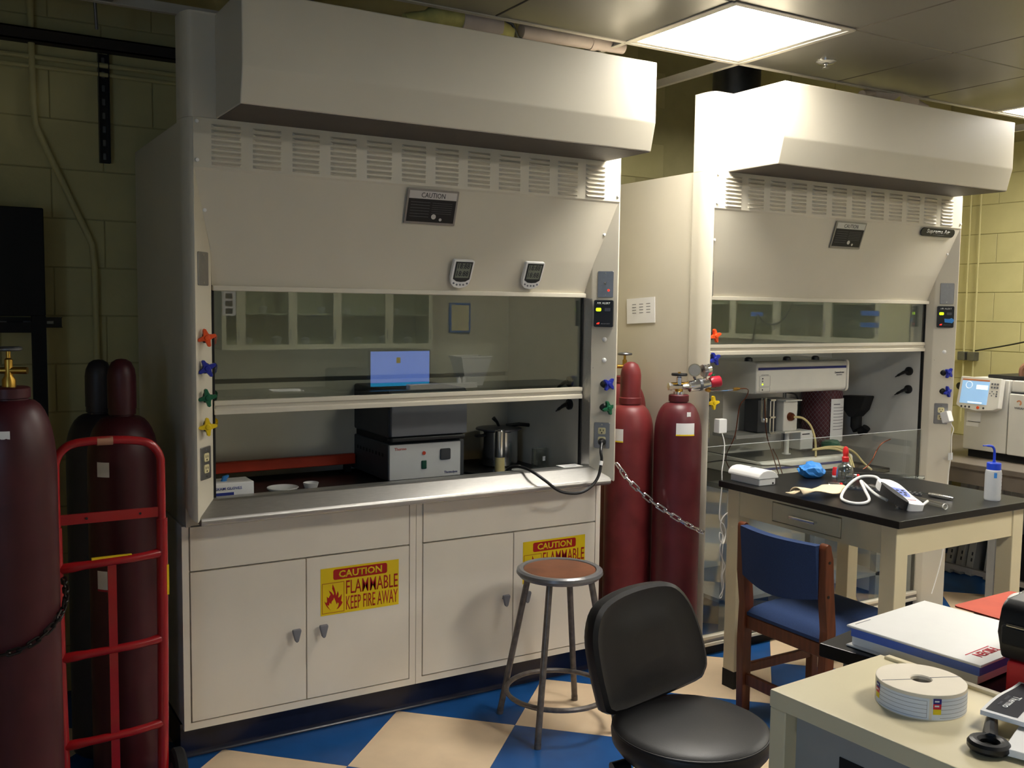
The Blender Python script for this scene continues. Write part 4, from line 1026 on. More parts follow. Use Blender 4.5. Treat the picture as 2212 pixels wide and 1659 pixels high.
# ================================================================== BLUE CHAIR
t = thing('wooden_chair', 'wooden side chair with blue upholstered back and seat at the lab table', 'chair', (2.10, -.85, 0))
for s, y0 in ((1, .212), (-1, -.212)):
    # back post of one side, slightly raked, with a rounded head
    pts = [(-.012, .0), (.036, .0), (.030, .30), (.040, .46), (.018, .62), (.008, .74), (-.004, .792), (-.016, .800), (-.030, .795), (-.034, .78), (-.028, .60), (-.010, .46), (-.016, .30)]
    obj('back_post', MB().prism(pts, 'y', y0 - .018, y0 + .018, .005, 2), 'wood', t)
    obj('front_leg', MB().box(.395, y0 - .018, 0, .435, y0 + .018, .41, .004, 1), 'wood', t)
    obj('seat_rail', MB().box(.02, y0 - .012, .365, .41, y0 + .012, .415, .003, 1), 'wood', t)
    obj('stretcher', MB().box(.02, y0 - .010, .16, .41, y0 + .010, .20, .003, 1), 'wood', t)
    for z in (.60, .73): obj('peg', MB().lathe([(0, 0), (.006, 0), (.006, -.002), (0, -.002)], (-.012, y0 - s * 0 - .018, z), 10, 'y'), 'black', t)
obj('rear_rail', MB().box(.0, -.195, .355, .024, .195, .41, .003, 1), 'wood', t)
obj('rear_stretcher', MB().box(.004, -.195, .115, .022, .195, .165, .003, 1), 'wood', t)
def bk(th):
    def fn(u, v):
        y = (u - .5) * .39; z = .585 + v * .205 - .03 * math.sin(u * PI) * (1 - v)
        x = -.012 + (.035) * math.sin(u * PI) * -1 - (z - .58) * .10 + th
        return (x, y, z)
    return fn
b = MB(); b.grid(bk(-.018), 16, 8); b.grid(bk(.022), 16, 8)
n_ = 17 * 9
for i in range(16):
    b.f.append((i, i + 1, n_ + i + 1, n_ + i)); b.f.append((8 * 17 + i, 8 * 17 + i + 1, n_ + 8 * 17 + i + 1, n_ + 8 * 17 + i))
for j in range(8):
    b.f.append((j * 17, (j + 1) * 17, n_ + (j + 1) * 17, n_ + j * 17)); b.f.append((j * 17 + 16, (j + 1) * 17 + 16, n_ + (j + 1) * 17 + 16, n_ + j * 17 + 16))
obj('backrest', b, 'bluefabric', t)
def st(u, v): return (.0 + u * .45, (v - .5) * .44, .425 + .038 * (1 - (2 * u - 1) ** 4) ** .5 * (1 - (2 * v - 1) ** 4) ** .5 + (.015 * u))
b = MB(); b.grid(st, 14, 14); b.grid(lambda u, v: (.0 + u * .45, (v - .5) * .44, .412), 14, 14)
n_ = 15 * 15
for i in range(14):
    b.f.append((i, i + 1, n_ + i + 1, n_ + i)); b.f.append((14 * 15 + i, 14 * 15 + i + 1, n_ + 14 * 15 + i + 1, n_ + 14 * 15 + i))
    b.f.append((i * 15, (i + 1) * 15, n_ + (i + 1) * 15, n_ + i * 15)); b.f.append((i * 15 + 14, (i + 1) * 15 + 14, n_ + (i + 1) * 15 + 14, n_ + i * 15 + 14))
obj('seat', b, 'bluefabric', t)
# ================================================================== THINGS IN THE FAR HOOD
t = thing('instrument_stand', 'black topped stand carrying the analyser inside the far hood', 'stand', (2.62, .02, 0))
obj('stand_top', MB().box(0, 0, .765, 1.22, .56, .79, .003, 1), 'epoxy', t)
for x in (.02, 1.16):
    for y in (.02, .50): obj('stand_leg', MB().box(x, y, 0, x + .04, y + .04, .765), 'instrgrey', t)
obj('lower_shelf', MB().box(.02, .02, .18, 1.2, .54, .20), 'instrgrey', t)
IX, IY = 2.90, .13
t = thing('gas_sorption_analyser', 'pale grey analyser with navy stripes and an overhanging top box in the far hood', 'instrument', (IX, IY, .79))
W2 = .69
def rbox(y0, z0, y1, z1, r): return [(a, c) for a, c in rrect(y0, z0, y1, z1, r, 4)]
obj('top_box', MB().prism(rbox(0, .435, .42, .603, .022), 'x', 0, W2, .004, 1), 'instr', t)
obj('end_bezel', MB().prism(rbox(-.006, .430, .42, .608, .024), 'x', W2 - .012, W2 + .006, .003, 1), 'instr', t)
obj('navy_stripe', MB().box(.012, -.0015, .560, W2 - .014, .004, .573), 'navy', t)
F = frame((0, -.0006, .52), (1, 0, 0), (0, 0, 1))
text('lettering', 'Quantachrome', .010, 'ink', t, F, (W2 - .03, .012), .075, .01, 'RIGHT', lift=.0)
text('lettering', 'INSTRUMENTS', .006, 'inkgrey', t, F, (W2 - .045, .000), .045, 0, 'RIGHT', lift=.0)
b = MB(); b.M = F
for x0, y0, x1, y1 in ((.022, -.045, .098, .010), (.022, -.072, .098, -.050)):
    b.box(x0, y0, 0, x1, y0 + .001, .0006).box(x0, y1 - .001, 0, x1, y1, .0006).box(x0, y0, 0, x0 + .001, y1, .0006).box(x1 - .001, y0, 0, x1, y1, .0006)
obj('panel_outline', b, 'inkgrey', t)
text('small_print', 'STATUS', .005, 'ink', t, F, (.06, .012), .05, 0, lift=0)
for y, m in ((-.004, 'ink'), (-.018, 'inkgrey'), (-.034, 'greenled'), (-.062, 'ink')):
    b = MB(); b.M = F; b.prism(circ(.044, y, .0038, 10), 'z', 0, .002); obj('indicator', b, m, t)
for x in (.06, .34, .56): obj('top_knob', MB().lathe([(.022, .603), (.020, .618), (.012, .624), (0, .625)], (x - .04, .08, 0), 14), 'black', t)
obj('lower_box', MB().prism(rbox(-.06, .0, .42, .088, .018), 'x', -.0, W2, .004, 1), 'instr', t)
obj('lower_deck', MB().box(.01, -.02, .087, W2 - .01, .40, .090), 'deckgrey', t)
obj('lower_stripe', MB().box(.008, -.0615, .046, W2 - .012, -.056, .058), 'navy', t)
obj('back_column', MB().box(.02, .26, .088, .47, .42, .44), 'instr', t)
obj('column_edge', MB().box(.47, .25, .088, .476, .42, .44).box(.484, .25, .088, .490, .42, .44), 'instrgrey', t)
obj('cell_box', MB().box(.27, .06, .222, .375, .20, .385, .003, 1), 'instr', t)
obj('cell_shelf', MB().box(.262, .04, .214, .385, .22, .222).box(.262, .04, .385, .385, .22, .391), 'instr', t)
obj('cell_port', MB().lathe([(.024, .06), (.022, .045), (.014, .035), (0, .034)], (.318, 0, .30), 14, 'y'), 'copper', t)
obj('dark_window', MB().box(.12, .10, .22, .255, .20, .39), 'furnace', t)
for x in (.19, .215): obj('guide_rod', MB().cyl((x, .08, .215), (x, .08, .395), .004, n=8), 'chrome', t)
for z in (.215, .30, .392): obj('rod_clamp', MB().box(.185, .072, z - .005, .222, .088, z + .005), 'chrome', t)
for x in (.108, .135): obj('sample_stem', MB().cyl((x, .06, .30), (x, .06, .41), .005, n=8), 'glassware', t)
obj('coil_fitting', MB().lathe([(.016, -.012), (.018, -.006), (.018, .006), (.016, .012)], (.128, .06, .29), 16), 'chrome', t)
obj('support_post', MB().cyl((.342, .10, .09), (.342, .10, .215), .013, n=16).cyl((.342, .10, .09), (.342, .10, .094), .024, n=20), 'white', t)
obj('tray', MB().box(-.05, .08, .196, .20, .26, .214), 'instrgrey', t)
obj('hanging_hose', MB().tube([(.318, .034, .30), (.36, .01, .295), (.40, -.01, .255), (.425, -.02, .19), (.425, -.03, .13), (.41, -.045, .09)], .0062, 8, smooth=6), 'hose', t)
obj('top_cable', MB().tube([(.30, .12, .43), (.34, .09, .425), (.40, .10, .41), (.435, .11, .36), (.41, .12, .31)], .005, 8, smooth=6), 'black', t)
t = thing('controller_box', 'small white box standing on the analyser deck', 'box', (3.36, .24, .8805))
obj('case', MB().box(0, 0, .012, .10, .10, .115, .003, 1), 'white', t)
obj('logo', MB().box(.012, -.0008, .095, .07, .0005, .101), 'ink', t)
obj('foot', MB().box(.02, .02, 0, .08, .08, .012), 'instrgrey', t)
t = thing('dewar_flask', 'maroon mesh covered flask with a paper label beside the analyser', 'flask', (3.745, .44, .79))
obj('vessel', MB().lathe([(.0, 0), (.115, 0), (.118, .01), (.118, .40), (.105, .42), (0, .42)], n=36), 'mesh', t)
mesh = MB()
for k in range(30):
    for sgn in (1, -1):
        mesh.tube([(.1195 * math.cos(2 * PI * k / 30 + sgn * z * 7), .1195 * math.sin(2 * PI * k / 30 + sgn * z * 7), z) for z in [i * .05 + .01 for i in range(9)]], .0007, 4)
w_ = obj('wire_mesh', mesh, 'inkgrey', t); w_['kind'] = 'stuff'
obj('instruction_sheet', MB().grid(lambda u, v: (.1235 * math.cos(-1.98 + u * 1.2), .1235 * math.sin(-1.98 + u * 1.2), .115 + v * .25), 8, 1), 'paper', t)
lp = MB()
for k in range(9): lp.grid(lambda u, v, k=k: (.1242 * math.cos(-1.85 + u * (.75 if k else .4)), .1242 * math.sin(-1.85 + u * (.75 if k else .4)), .33 - k * .018 + v * (.003 if k else .006)), 6, 1)
obj('print_lines', lp, 'inkgrey', t)
t = thing('funnel_holder', 'black funnel shaped holder hanging on the right wall of the far hood', 'holder', (3.945, .30, .96))
obj('cup', MB().prism([(-.085, .215), (.095, .205), (.075, .13), (.03, .085), (-.01, .085), (-.055, .13)], 'x', -.10, -.012, .008, 2), 'blackmatte', t)
obj('stem', MB().tube([(-.05, .01, .09), (-.05, .01, .03), (-.05, -.005, .01)], .032, 14), 'blackmatte', t)
obj('hook', MB().tube([(-.05, -.02, .0), (-.05, -.05, .01), (-.05, -.065, .03)], .024, 12), 'blackmatte', t)
# tubing and wires draped in front of the analyser
for i, (P, r, m, lb) in enumerate((
    ([(2.40, -.02, .925), (2.6, .02, .92), (2.75, .03, .895), (2.88, .04, .87), (2.98, .04, .865), (3.06, .03, .855), (3.13, .02, .84), (3.12, .0, .82)], .0035, 'black', 'dark braided wire crossing low in front of the analyser'),
    ([(3.30, .10, .915), (3.40, .08, .92), (3.47, .05, .905), (3.50, .02, .86), (3.49, 0, .82), (3.46, -.02, .795)], .006, 'hose', 'yellowish hose curling over the analyser deck to the bench'),
    ([(3.32, .11, .915), (3.44, .09, .925), (3.52, .06, .90), (3.525, .02, .84), (3.52, 0, .795)], .006, 'hose', 'second yellowish hose beside the first over the analyser deck'),
    ([(3.34, .12, .915), (3.50, .10, .92), (3.60, .08, .89), (3.64, .04, .83), (3.66, .0, .795)], .006, 'hose', 'yellowish hose reaching furthest right over the analyser deck'),
    ([(2.79, -.04, 1.22), (2.82, -.03, 1.05), (2.90, 0, .93), (2.96, .02, .84), (2.99, .03, .80)], .0028, 'copper', 'thin copper tube dropping left of the sample stems'),
    ([(2.90, .0, .96), (2.96, .02, .90), (3.0, .04, .85), (3.03, .05, .81)], .0028, 'copper', 'short thin copper tube ending near the lower stripe'))):
    tag(obj('tubing', MB().tube(P, r, 8, smooth=6), m), lb, 'tube')
tag(obj('copper_pipe_end', MB().tube([(3.12, -.10, .82), (3.30, -.12, .822), (3.45, -.11, .83), (3.53, -.10, .87), (3.57, -.10, .925), (3.62, -.09, .955), (3.70, -.08, .972)], .003, 8, smooth=6), 'copper'), 'bent copper tube rising behind the dropper bottle', 'tube')
# white wall adapter and its tangled cable on the left post of the far hood
t = thing('wall_adapter', 'white plug adapter with a tangled white cable on the far hood post', 'adapter', (2.330, -.215, 1.13))
obj('adapter_block', MB().box(-.022, -.025, -.03, .026, .012, .034, .004, 2), 'white', t)
P = [(0, -.02, -.03), (.008, -.03, -.08), (0, -.035, -.15), (-.012, -.04, -.20), (-.010, -.04, -.27), (-.018, -.04, -.36), (-.022, -.045, -.42), (.002, -.05, -.45), (.012, -.05, -.49), (-.01, -.06, -.53), (-.028, -.055, -.51), (-.024, -.05, -.48), (-.002, -.05, -.50), (-.014, -.06, -.56), (-.004, -.05, -.60), (.014, -.05, -.64), (.0, -.05, -.68), (.008, -.05, -.74), (-.014, -.05, -.78), (.002, -.045, -.785), (.008, -.045, -.76), (-.006, -.05, -.69), (.0, -.05, -.62), (-.02, -.05, -.56), (-.006, -.05, -.50), (-.02, -.05, -.44), (.0, -.06, -.395), (.035, -.09, -.375)]
obj('cable', MB().tube(P, .0026, 7, smooth=5), 'wirewhite', t)
t = thing('wall_adapter', 'white plug adapter on the right post of the far hood', 'adapter', (4.004, -.185, 1.085))
b = MB(); b.M = Matrix.Rotation(math.radians(-20), 4, 'X'); b.box(-.020, -.04, -.03, .022, .006, .03, .005, 2); obj('adapter_block', b, 'white', t)
obj('cable', MB().tube([(.02, -.03, -.03), (.03, -.04, -.06), (.018, -.04, -.10), (.02, -.04, -.2), (.01, -.035, -.33), (.0, -.04, -.5), (-.03, -.05, -.75), (-.12, -.06, -.95)], .0026, 7, smooth=5), 'wirewhite', t)
tag(obj('label_tag', MB().box(4.008, -.22, .855, 4.046, -.218, .895), 'frost'), 'small clear plastic tag stuck low on the far hood post', 'tag')
t = thing('paper_sheet', 'white paper sheet taped to the side of the far hood between the hoods', 'paper', (2.256, .28, 1.65))
b = MB(); b.M = Matrix.Rotation(math.radians(-3), 4, 'X'); b.box(-.002, -.11, -.062, 0, .11, .062); obj('sheet', b, 'paper', t)
lp = MB(); lp.M = Matrix.Rotation(math.radians(-3), 4, 'X')
for c in range(3):
    for r in range(4): lp.box(-.0026, .035 - c * .055 + .0, .03 - r * .014, -.002, .065 - c * .055, .033 - r * .014)
obj('print_lines', lp, 'inkgrey', t)['kind'] = 'stuff'

# ================================================================== RIGHT WALL BENCH AND INSTRUMENT
t = thing('instrument_bench', 'grey bench against the right wall carrying the white instrument', 'bench', (4.32, -1.3, 0))
obj('bench_top', MB().box(0, 0, .768, 1.15, 2.1, .80, .003, 1), 'benchgrey', t)
obj('apron', MB().box(.02, .02, .68, .04, 2.08, .768), 'benchgrey', t)
for y in (.03, 1.0, 2.02):
    for x in (.03, 1.06): obj('bench_leg', MB().box(x, y, 0, x + .045, y + .045, .768), 'instrgrey', t)
obj('foot_rail', MB().box(.035, .05, .16, .06, 2.05, .19), 'plate', t)
t = thing('gas_chromatograph', 'white bench instrument with a tilted touch screen on the right wall bench', 'instrument', (4.58, .085, .80))
obj('plinth', MB().box(.03, -1.0, 0, .55, -.02, .045), 'blackmatte', t)
obj('left_module', MB().box(0, -.275, .045, .56, 0, .475, .008, 2), 'instr', t)
obj('right_module', MB().box(-.012, -.98, .045, .56, -.285, .40, .008, 2), 'instr', t)
obj('right_cover', MB().box(.01, -.98, .408, .56, -.285, .475, .008, 2), 'instr', t)
obj('handle_recess', MB().box(-.0005, -.36, .398, .03, -.29, .410), 'furnace', t)
F = frame((-.0128, -.352, .355), (0, -1, 0), (0, 0, 1))
text('lettering', 'VARIAN', .012, 'ink', t, F, (0, -.040), .062, .01, lift=0)
b = MB(); b.M = F
b.prism([(-.004 + .016 * math.cos(a), -.004 + .016 * math.sin(a)) for a in [i * .5 - 1.2 for i in range(9)]] + [(-.004 + .008 * math.cos(a), -.004 + .008 * math.sin(a)) for a in [2.8 - i * .5 for i in range(9)]], 'z', 0, .0008); obj('emblem', b, 'screenorange', t)
Fs = frame((-.045, -.125, .385), (0, -1, 0), (.18, 0, 1))
b = MB(); b.M = Fs; b.prism([(-.128, .098), (.128, .098), (.134, -.075), (.10, -.092), (0, -.100), (-.10, -.092), (-.134, -.075)], 'z', -.03, .012, .005, 2); sc = obj('screen_housing', b, 'instr', t)
b = MB(); b.M = Fs; b.box(-.112, -.062, .0115, .060, .082, .0135); obj('screen', b, 'screen', sc)
b = MB(); b.M = Fs; b.box(-.112, .074, .0125, .060, .084, .0140); obj('screen_bar', b, 'screenorange', sc)
b = MB(); b.M = Fs; b.box(-.018, .026, .0135, .054, .052, .0142).box(-.06, -.058, .0135, .03, -.050, .0142); obj('screen_fields', b, 'screenwhite', sc)
b = MB(); b.M = Fs; b.ring((-.066, .048, .0136), .020, .0016, 24, 6); obj('screen_dial', b, 'screenwhite', sc)
for r in range(2):
    for c in range(3):
        b = MB(); b.M = Fs; b.box(.072 + c * .017, .058 - r * .020, .011, .083 + c * .017, .068 - r * .020, .0145); obj('key', b, 'furnacegrey', sc)
for dx, dy in ((0, .012), (0, -.012), (-.012, 0), (.012, 0)):
    b = MB(); b.M = Fs; b.box(.080 + dx, .004 + dy, .011, .086 + dx, .010 + dy, .0145); obj('key', b, 'furnacegrey', sc)
for k in range(3):
    b = MB(); b.M = Fs; b.box(.108, .016 - k * .013, .011, .116, .024 - k * .013, .0145); obj('key', b, 'furnacegrey', sc)
for k, m in enumerate(('furnace', 'furnace', 'furnace', 'orange', 'furnace')):
    b = MB(); b.M = Fs; b.prism(circ((-.095, -.070, -.045, .01, .045)[k], -.082, .009 if m == 'orange' else .006, 14), 'z', .011, .0145); obj('button', b, m, sc)
obj('label_card', MB().box(-.0012, -.11, .215, 0, -.02, .268), 'paper', t)
obj('label_card', MB().box(-.0012, -.098, .185, 0, -.018, .208), 'paper', t)
obj('card_line', MB().box(-.0014, -.108, .2115, 0, -.03, .2145), 'ink', t)
t = thing('autosampler_tray', 'black tray with a brown strap on top of the white instrument', 'tray', (4.62, -.13, 1.278))
obj('tray', MB().box(0, -.55, 0, .40, .10, .02, .004, 1).box(.04, -.6, .02, .38, -.15, .05, .004, 1), 'black', t)
obj('strap', MB().tube([(.06, -.07, .01), (.05, -.075, .06), (.05, -.10, .09), (.05, -.135, .09), (.06, -.155, .06), (.07, -.155, .01)], .014, 8, smooth=4), 'brownstrap', t)
# pale grooved panels leaning under the wall bench
for k, (x, y, a, lb) in enumerate(((4.80, .30, 9, 'pale slotted panel leaning under the bench, first from the hood'), (4.82, .24, 8, 'pale slotted panel leaning under the bench, second from the hood'), (4.84, .18, 7, 'pale slotted panel leaning under the bench, third from the hood'), (4.83, .05, 5, 'pale slotted panel leaning under the bench, fourth from the hood'), (4.85, -.01, 4, 'pale slotted panel leaning under the bench, fifth from the hood'))):
    t = thing('slotted_panel', lb, 'panel', (x, y, 0), 0, 'slotted panels under the bench')
    b = MB(); b.M = Matrix.Rotation(math.radians(a), 4, 'X'); b.box(0, -.024, 0.004, .42, .024, .62, .004, 1); obj('panel', b, 'instrgrey', t)
    for z in (.10, .14):
        b = MB(); b.M = Matrix.Rotation(math.radians(a), 4, 'X'); b.box(-.001, -.014, z, .003, -.004, z + .022); obj('slot', b, 'ink', t)
tag(obj('black_crate', MB().box(4.80, -.28, 0, 5.2, -.06, .30, .006, 1), 'blackmatte'), 'black box on the floor under the right wall bench', 'box')

# ================================================================== FOREGROUND BENCH
t = thing('side_bench', 'black topped bench at the lower right holding a white binder', 'bench', (.958, -2.022, 0), math.radians(11))
BZ = .914
obj('bench_top', MB().prism([(0, 0), (.36, 0), (.36, -.14), (1.7, -.14), (1.7, -1.1), (0, -1.1)], 'z', BZ - .032, BZ, .005, 2), 'epoxy', t)
obj('apron', MB().box(.04, -1.06, .78, .07, -.04, BZ - .032), 'instrgrey', t)
obj('apron', MB().box(.07, -.07, .78, .33, -.04, BZ - .032), 'instrgrey', t)
obj('apron', MB().box(.33, -.21, .78, 1.66, -.18, BZ - .032), 'instrgrey', t)
for x in (.04, 1.60):
    for y in (-.10 if x < 1 else -.24, -1.06): obj('bench_leg', MB().box(x, y, 0, x + .06, y + .06, BZ - .032), 'instrgrey', t)
BR = Matrix.Translation((.958, -2.022, 0)) @ Matrix.Rotation(math.radians(11), 4, 'Z')
# binder: corners measured on the bench
pA, pB, pC = Vector((.995, -2.066, 0)), Vector((1.309, -2.026, 0)), Vector((1.008, -2.371, 0))
ex = (pB - pA).normalized(); ang = math.atan2(ex.y, ex.x); bw = (pB - pA).length; bh = (pC - pA).length
t = thing('ring_binder', 'thick white ring binder with blue edges and a red logo on the black bench', 'binder', (pA.x, pA.y, BZ + .001), ang - math.radians(1.5))
obj('lower_cover', MB().box(0, -bh + .02, 0, bw, 0, .004, .0015, 1), 'white', t)
obj('page_block', MB().box(.012, -bh + .012, .004, bw - .01, -.008, .022), 'paper', t)
obj('divider_edges', MB().box(.010, -bh + .008, .022, bw - .008, -.006, .043), 'binderblue', t)
obj('upper_cover', MB().box(0, -bh, .043, bw, 0, .048, .0015, 1), 'white', t)
F = frame((.085, -bh + .032, .0482), (-1, 0, 0), (0, -1, 0))
text('logo', 'HIDEN', .020, 'lblred', t, F, (0, -.012), .075, .02, lift=.0)
b = MB(); b.M = F; b.box(-.040, -.019, 0, .052, -.0175, .0008).box(-.040, .0055, 0, -.028, .0068, .0008); obj('logo_rule', b, 'lblred', t)
obj('pocket_mark', MB().box(.018, -.012, .048, .075, -.010, .0484), 'inkgrey', t)
# tool case
t = thing('tool_case', 'black and red moulded case at the right picture edge on the bench', 'case', (1.034, -2.411, BZ), math.radians(9))
obj('red_base', MB().box(.004, -.36, .0, .30, 0, .075, .010, 2), 'toolred', t)
obj('black_lid', MB().prism([(.004, .075), (-.008, .100), (-.012, .130), (-.016, .152), (-.006, .180), (.012, .192), (.30, .192), (.31, .075)], 'y', -.36, .01, .008, 2), 'black', t)
obj('latch', MB().box(-.026, -.06, .112, -.010, .0, .150, .004, 1), 'blackmatte', t)
obj('latch_pin', MB().cyl((-.022, -.055, .150), (-.022, -.01, .150), .003, n=8), 'chrome', t)
obj('lid_label', MB().box(.05, -.30, .192, .25, -.10, .1928), 'paper', t)
t = thing('mouse_mat', 'faded red mouse mat on the bench behind the binder', 'mouse mat', (1.600, -2.100, BZ), math.radians(1))
obj('pad', MB().prism(rrect(-.128, -.10, .128, .10, .012, 4), 'z', 0, .004), 'mat_red', t)
t = thing('computer_mouse', 'white computer mouse on the red mat', 'mouse', (1.625, -2.085, BZ + .004), math.radians(200))
def ms(u, v):
    a = 2 * PI * u; rr = math.sin(v * PI / 2)
    return (.055 * math.cos(a) * rr, .031 * math.sin(a) * rr, .028 * math.cos(v * PI / 2) ** .6)
b = MB(); b.grid(ms, 24, 8); obj('shell', b, 'white', t)
obj('button_gap', MB().tube([(.01, 0, .0355), (.03, 0, .030), (.048, 0, .018)], .0012, 6), 'inkgrey', t)

# ================================================================== CART
t = thing('utility_cart', 'beige metal cart in the lower right corner with a label roll on top', 'cart', (.615, -2.207, 0), math.radians(3.5))
CZT = .94
CW, CD = .345, .80
obj('cart_top', MB().box(0, -CD, CZT - .034, CW, 0, CZT, .003, 2), 'cream', t)
obj('raised_edge', MB().box(CW - .018, -CD, CZT - .002, CW, -.02, CZT + .006, .002, 1), 'cream', t)
for x in (0, CW - .038):
    for y in (-.038, -CD): obj('cart_leg', MB().box(x + .001, y, .06, x + .037, y + .037, CZT - .034, .002, 1), 'cream', t)
for x in (.02, CW - .02):
    for y in (-.02, -CD + .02): obj('caster', MB().lathe([(0, -.012), (.03, -.012), (.03, .012), (0, .012)], (x, y, .03), 16, 'x'), 'blackmatte', t)
du = obj('drawer_unit', MB().box(.030, -CD + .04, .62, CW - .03, -.042, CZT - .036), 'instrgrey', t)
obj('drawer_recess', MB().box(.028, -CD + .10, .70, .032, -.14, CZT - .085), 'blackmatte', du)
obj('lower_shelf', MB().box(.01, -CD + .01, .18, CW - .01, -.01, .21), 'cream', t)
# label roll
RC = Vector((.808, -2.392, CZT)); rr = .078; rh = .046
t = thing('label_roll', 'roll of hazard labels lying flat on the beige cart', 'label roll', RC)
obj('paper_roll', MB().lathe([(.018, rh - .001), (.018, 0), (rr, 0), (rr, rh), (rr - .002, rh + .001), (.020, rh + .001), (.018, rh - .001)], n=56), 'roll', t)
obj('core', MB().lathe([(.0, .006), (.014, .006), (.016, rh * .6), (.0185, rh - .004), (.0185, .002), (0, .002)], n=32), 'plate', t)
def arc(a0, a1, z0, z1, R, m, name, parent, n=12): return obj(name, MB().grid(lambda u, v: (R * math.cos(a0 + (a1 - a0) * u), R * math.sin(a0 + (a1 - a0) * u), z0 + (z1 - z0) * v), n, 1), m, parent)
vw = math.atan2(-3.487 + 2.392, -.732 - .808)        # where the roll faces the room
for k, (a0, a1) in enumerate(((vw - 1.25, vw + .20), (vw + .26, vw + 1.6))):
    lb = arc(a0, a1, .002, rh - .006, rr + .0004, 'label', 'hazard_label', t, 20)
    for j in range(5): arc(a0 + .18, a1 - .05, .005 + j * .0075, .0056 + j * .0075, rr + .0008, 'inkgrey', 'rule', lb, 16)
    arc(a1 - .052, a1 - .045, .005, .035, rr + .0008, 'inkgrey', 'rule', lb, 2)
    for j, m in enumerate(('lblyellow', 'lblred', 'lblblue')): arc(a0 + .02, a0 + .20, .012 + j * .0095, .0215 + j * .0095, rr + .0010, m, 'hazard_square', lb, 4)
    arc(a0 + .05, a0 + .15, .026, .029, rr + .0013, 'label', 'hazard_mark', lb, 4); arc(a0 + .05, a0 + .15, .0345, .0375, rr + .0013, 'label', 'hazard_mark', lb, 4)
obj('wrap_seam', MB().tube([(-rr * .9, rr * .38, rh + .0012), (-.018, .006, rh + .0012)], .0006, 5), 'inkgrey', t)
obj('wrap_seam', MB().tube([(.018, -.006, rh + .0012), (rr * .9, -rr * .38, rh + .0012)], .0006, 5), 'inkgrey', t)
# booklets
t = thing('booklet', 'white manual with a black title band on the beige cart', 'booklet', (.812, -2.508, CZT + .022), math.radians(14))
def bkf(z):
    return lambda u, v: (u * .20, -v * .20, z + .004 * math.sin(u * 5))
b = MB(); b.grid(bkf(.008), 16, 1); b.grid(bkf(0), 16, 1); n_ = 34
for i in range(16): b.f.append((i, i + 1, n_ + i + 1, n_ + i)); b.f.append((17 + i, 17 + i + 1, n_ + 17 + i + 1, n_ + 17 + i))
b.f.append((0, 17, n_ + 17, n_)); b.f.append((16, 33, n_ + 33, n_ + 16))
obj('pages', b, 'paper', t)
obj('title_band', MB().grid(lambda u, v: (.008 + u * .185, -.006 - v * .052, .0086 + .004 * math.sin((.008 + u * .185) / .20 * 5)), 16, 1), 'ink', t)
F = frame((.065, -.028, .0105), (-1, 0, 0.004), (0, -1, 0))
text('lettering', 'Thermo', .013, 'paper', t, F, (0, -.004), .066, .015, lift=.0016)
text('lettering', 'ELECTRON CORPORATION', .004, 'inkgrey', t, F, (0, -.013), .056, 0, lift=.0014)
t = thing('booklet', 'second white booklet under the manual at the corner of the cart', 'booklet', (.735, -2.600, CZT + .005), math.radians(20))
obj('pages', MB().box(0, -.20, 0, .24, 0, .012, .001, 1), 'paper', t)
obj('red_print', MB().box(.10, -.06, .012, .16, -.056, .0124), 'lblred', t)
t = thing('tape_dispenser', 'black tape dispenser lying under the manual on the cart', 'tape dispenser', (.735, -2.575, CZT), math.radians(25))
obj('body', MB().ring((0, 0, .012), .024, .010, 24, 10).tube([(.018, .0, .012), (.06, .006, .010), (.12, .012, .009)], [.013, .012, .010], 10), 'black', t)
obj('insert', MB().lathe([(0, .004), (.015, .004), (.015, .010), (0, .010)], n=20), 'blackmatte', t)

# ================================================================== FAR SIDE OF THE ROOM (seen mirrored in the sash glass)
def wall_cabinet(name_label, origin, rotz, widths, z0, z1, depth=.33, seed=1):
    t = thing('wall_cabinet', name_label, 'cabinet', origin, rotz, 'glass fronted wall cabinets')
    Wt = sum(widths)
    obj('carcass', MB().box(0, 0, z0, Wt, .012, z1).box(0, 0, z0, .015, depth, z1).box(Wt - .015, 0, z0, Wt, depth, z1).box(0, 0, z0, Wt, depth, z0 + .02).box(0, 0, z1 - .02, Wt, depth, z1), 'cabgreen', t)
    obj('shelf', MB().box(.015, .012, z0 + .29, Wt - .015, depth - .03, z0 + .305), 'cabgreen', t)
    x = 0; rnd = random.Random(seed)
    for wd in widths:
        f = MB(); s = .038
        f.box(x, depth, z0, x + s, depth + .02, z1).box(x + wd - s, depth, z0, x + wd, depth + .02, z1).box(x + s, depth, z0, x + wd - s, depth + .02, z0 + .042).box(x + s, depth, z1 - .05, x + wd - s, depth + .02, z1)
        dd = obj('door', f, 'cabgreen', t)
        obj('pane', MB().box(x + s, depth + .008, z0 + .042, x + wd - s, depth + .012, z1 - .05), 'cabglass', dd)
        obj('pull', MB().box(x + wd - .024, depth + .02, z0 + .08, x + wd - .014, depth + .026, z0 + .17), 'instrgrey', dd)
        x += wd
    return t, Wt
wc1, w1 = wall_cabinet('glass fronted wall cabinet on the wall behind the camera', (1.30, RY0, 0), 0, (.16, .44, .40, .49, .43), 1.277, 2.20)
def ware(i, x, y, z):
    t = thing('porcelain_cup', 'white labware on the shelf of the wall cabinet behind the camera', 'labware', (x, y, z), 0, 'labware in the wall cabinet')
    k = (.8, 1.2, 1.0, 1.4)[i % 4]
    obj('cup', MB().lathe([(.0, .0), (.022, 0), (.034 * k, .05 * k), (.032 * k, .052 * k), (.018, .006), (0, .004)], n=18), 'white', t)
    obj('lid', MB().lathe([(.035 * k, .052 * k), (.015, .062 * k), (0, .066 * k)], n=16), 'white', t)
rnd = random.Random(4)
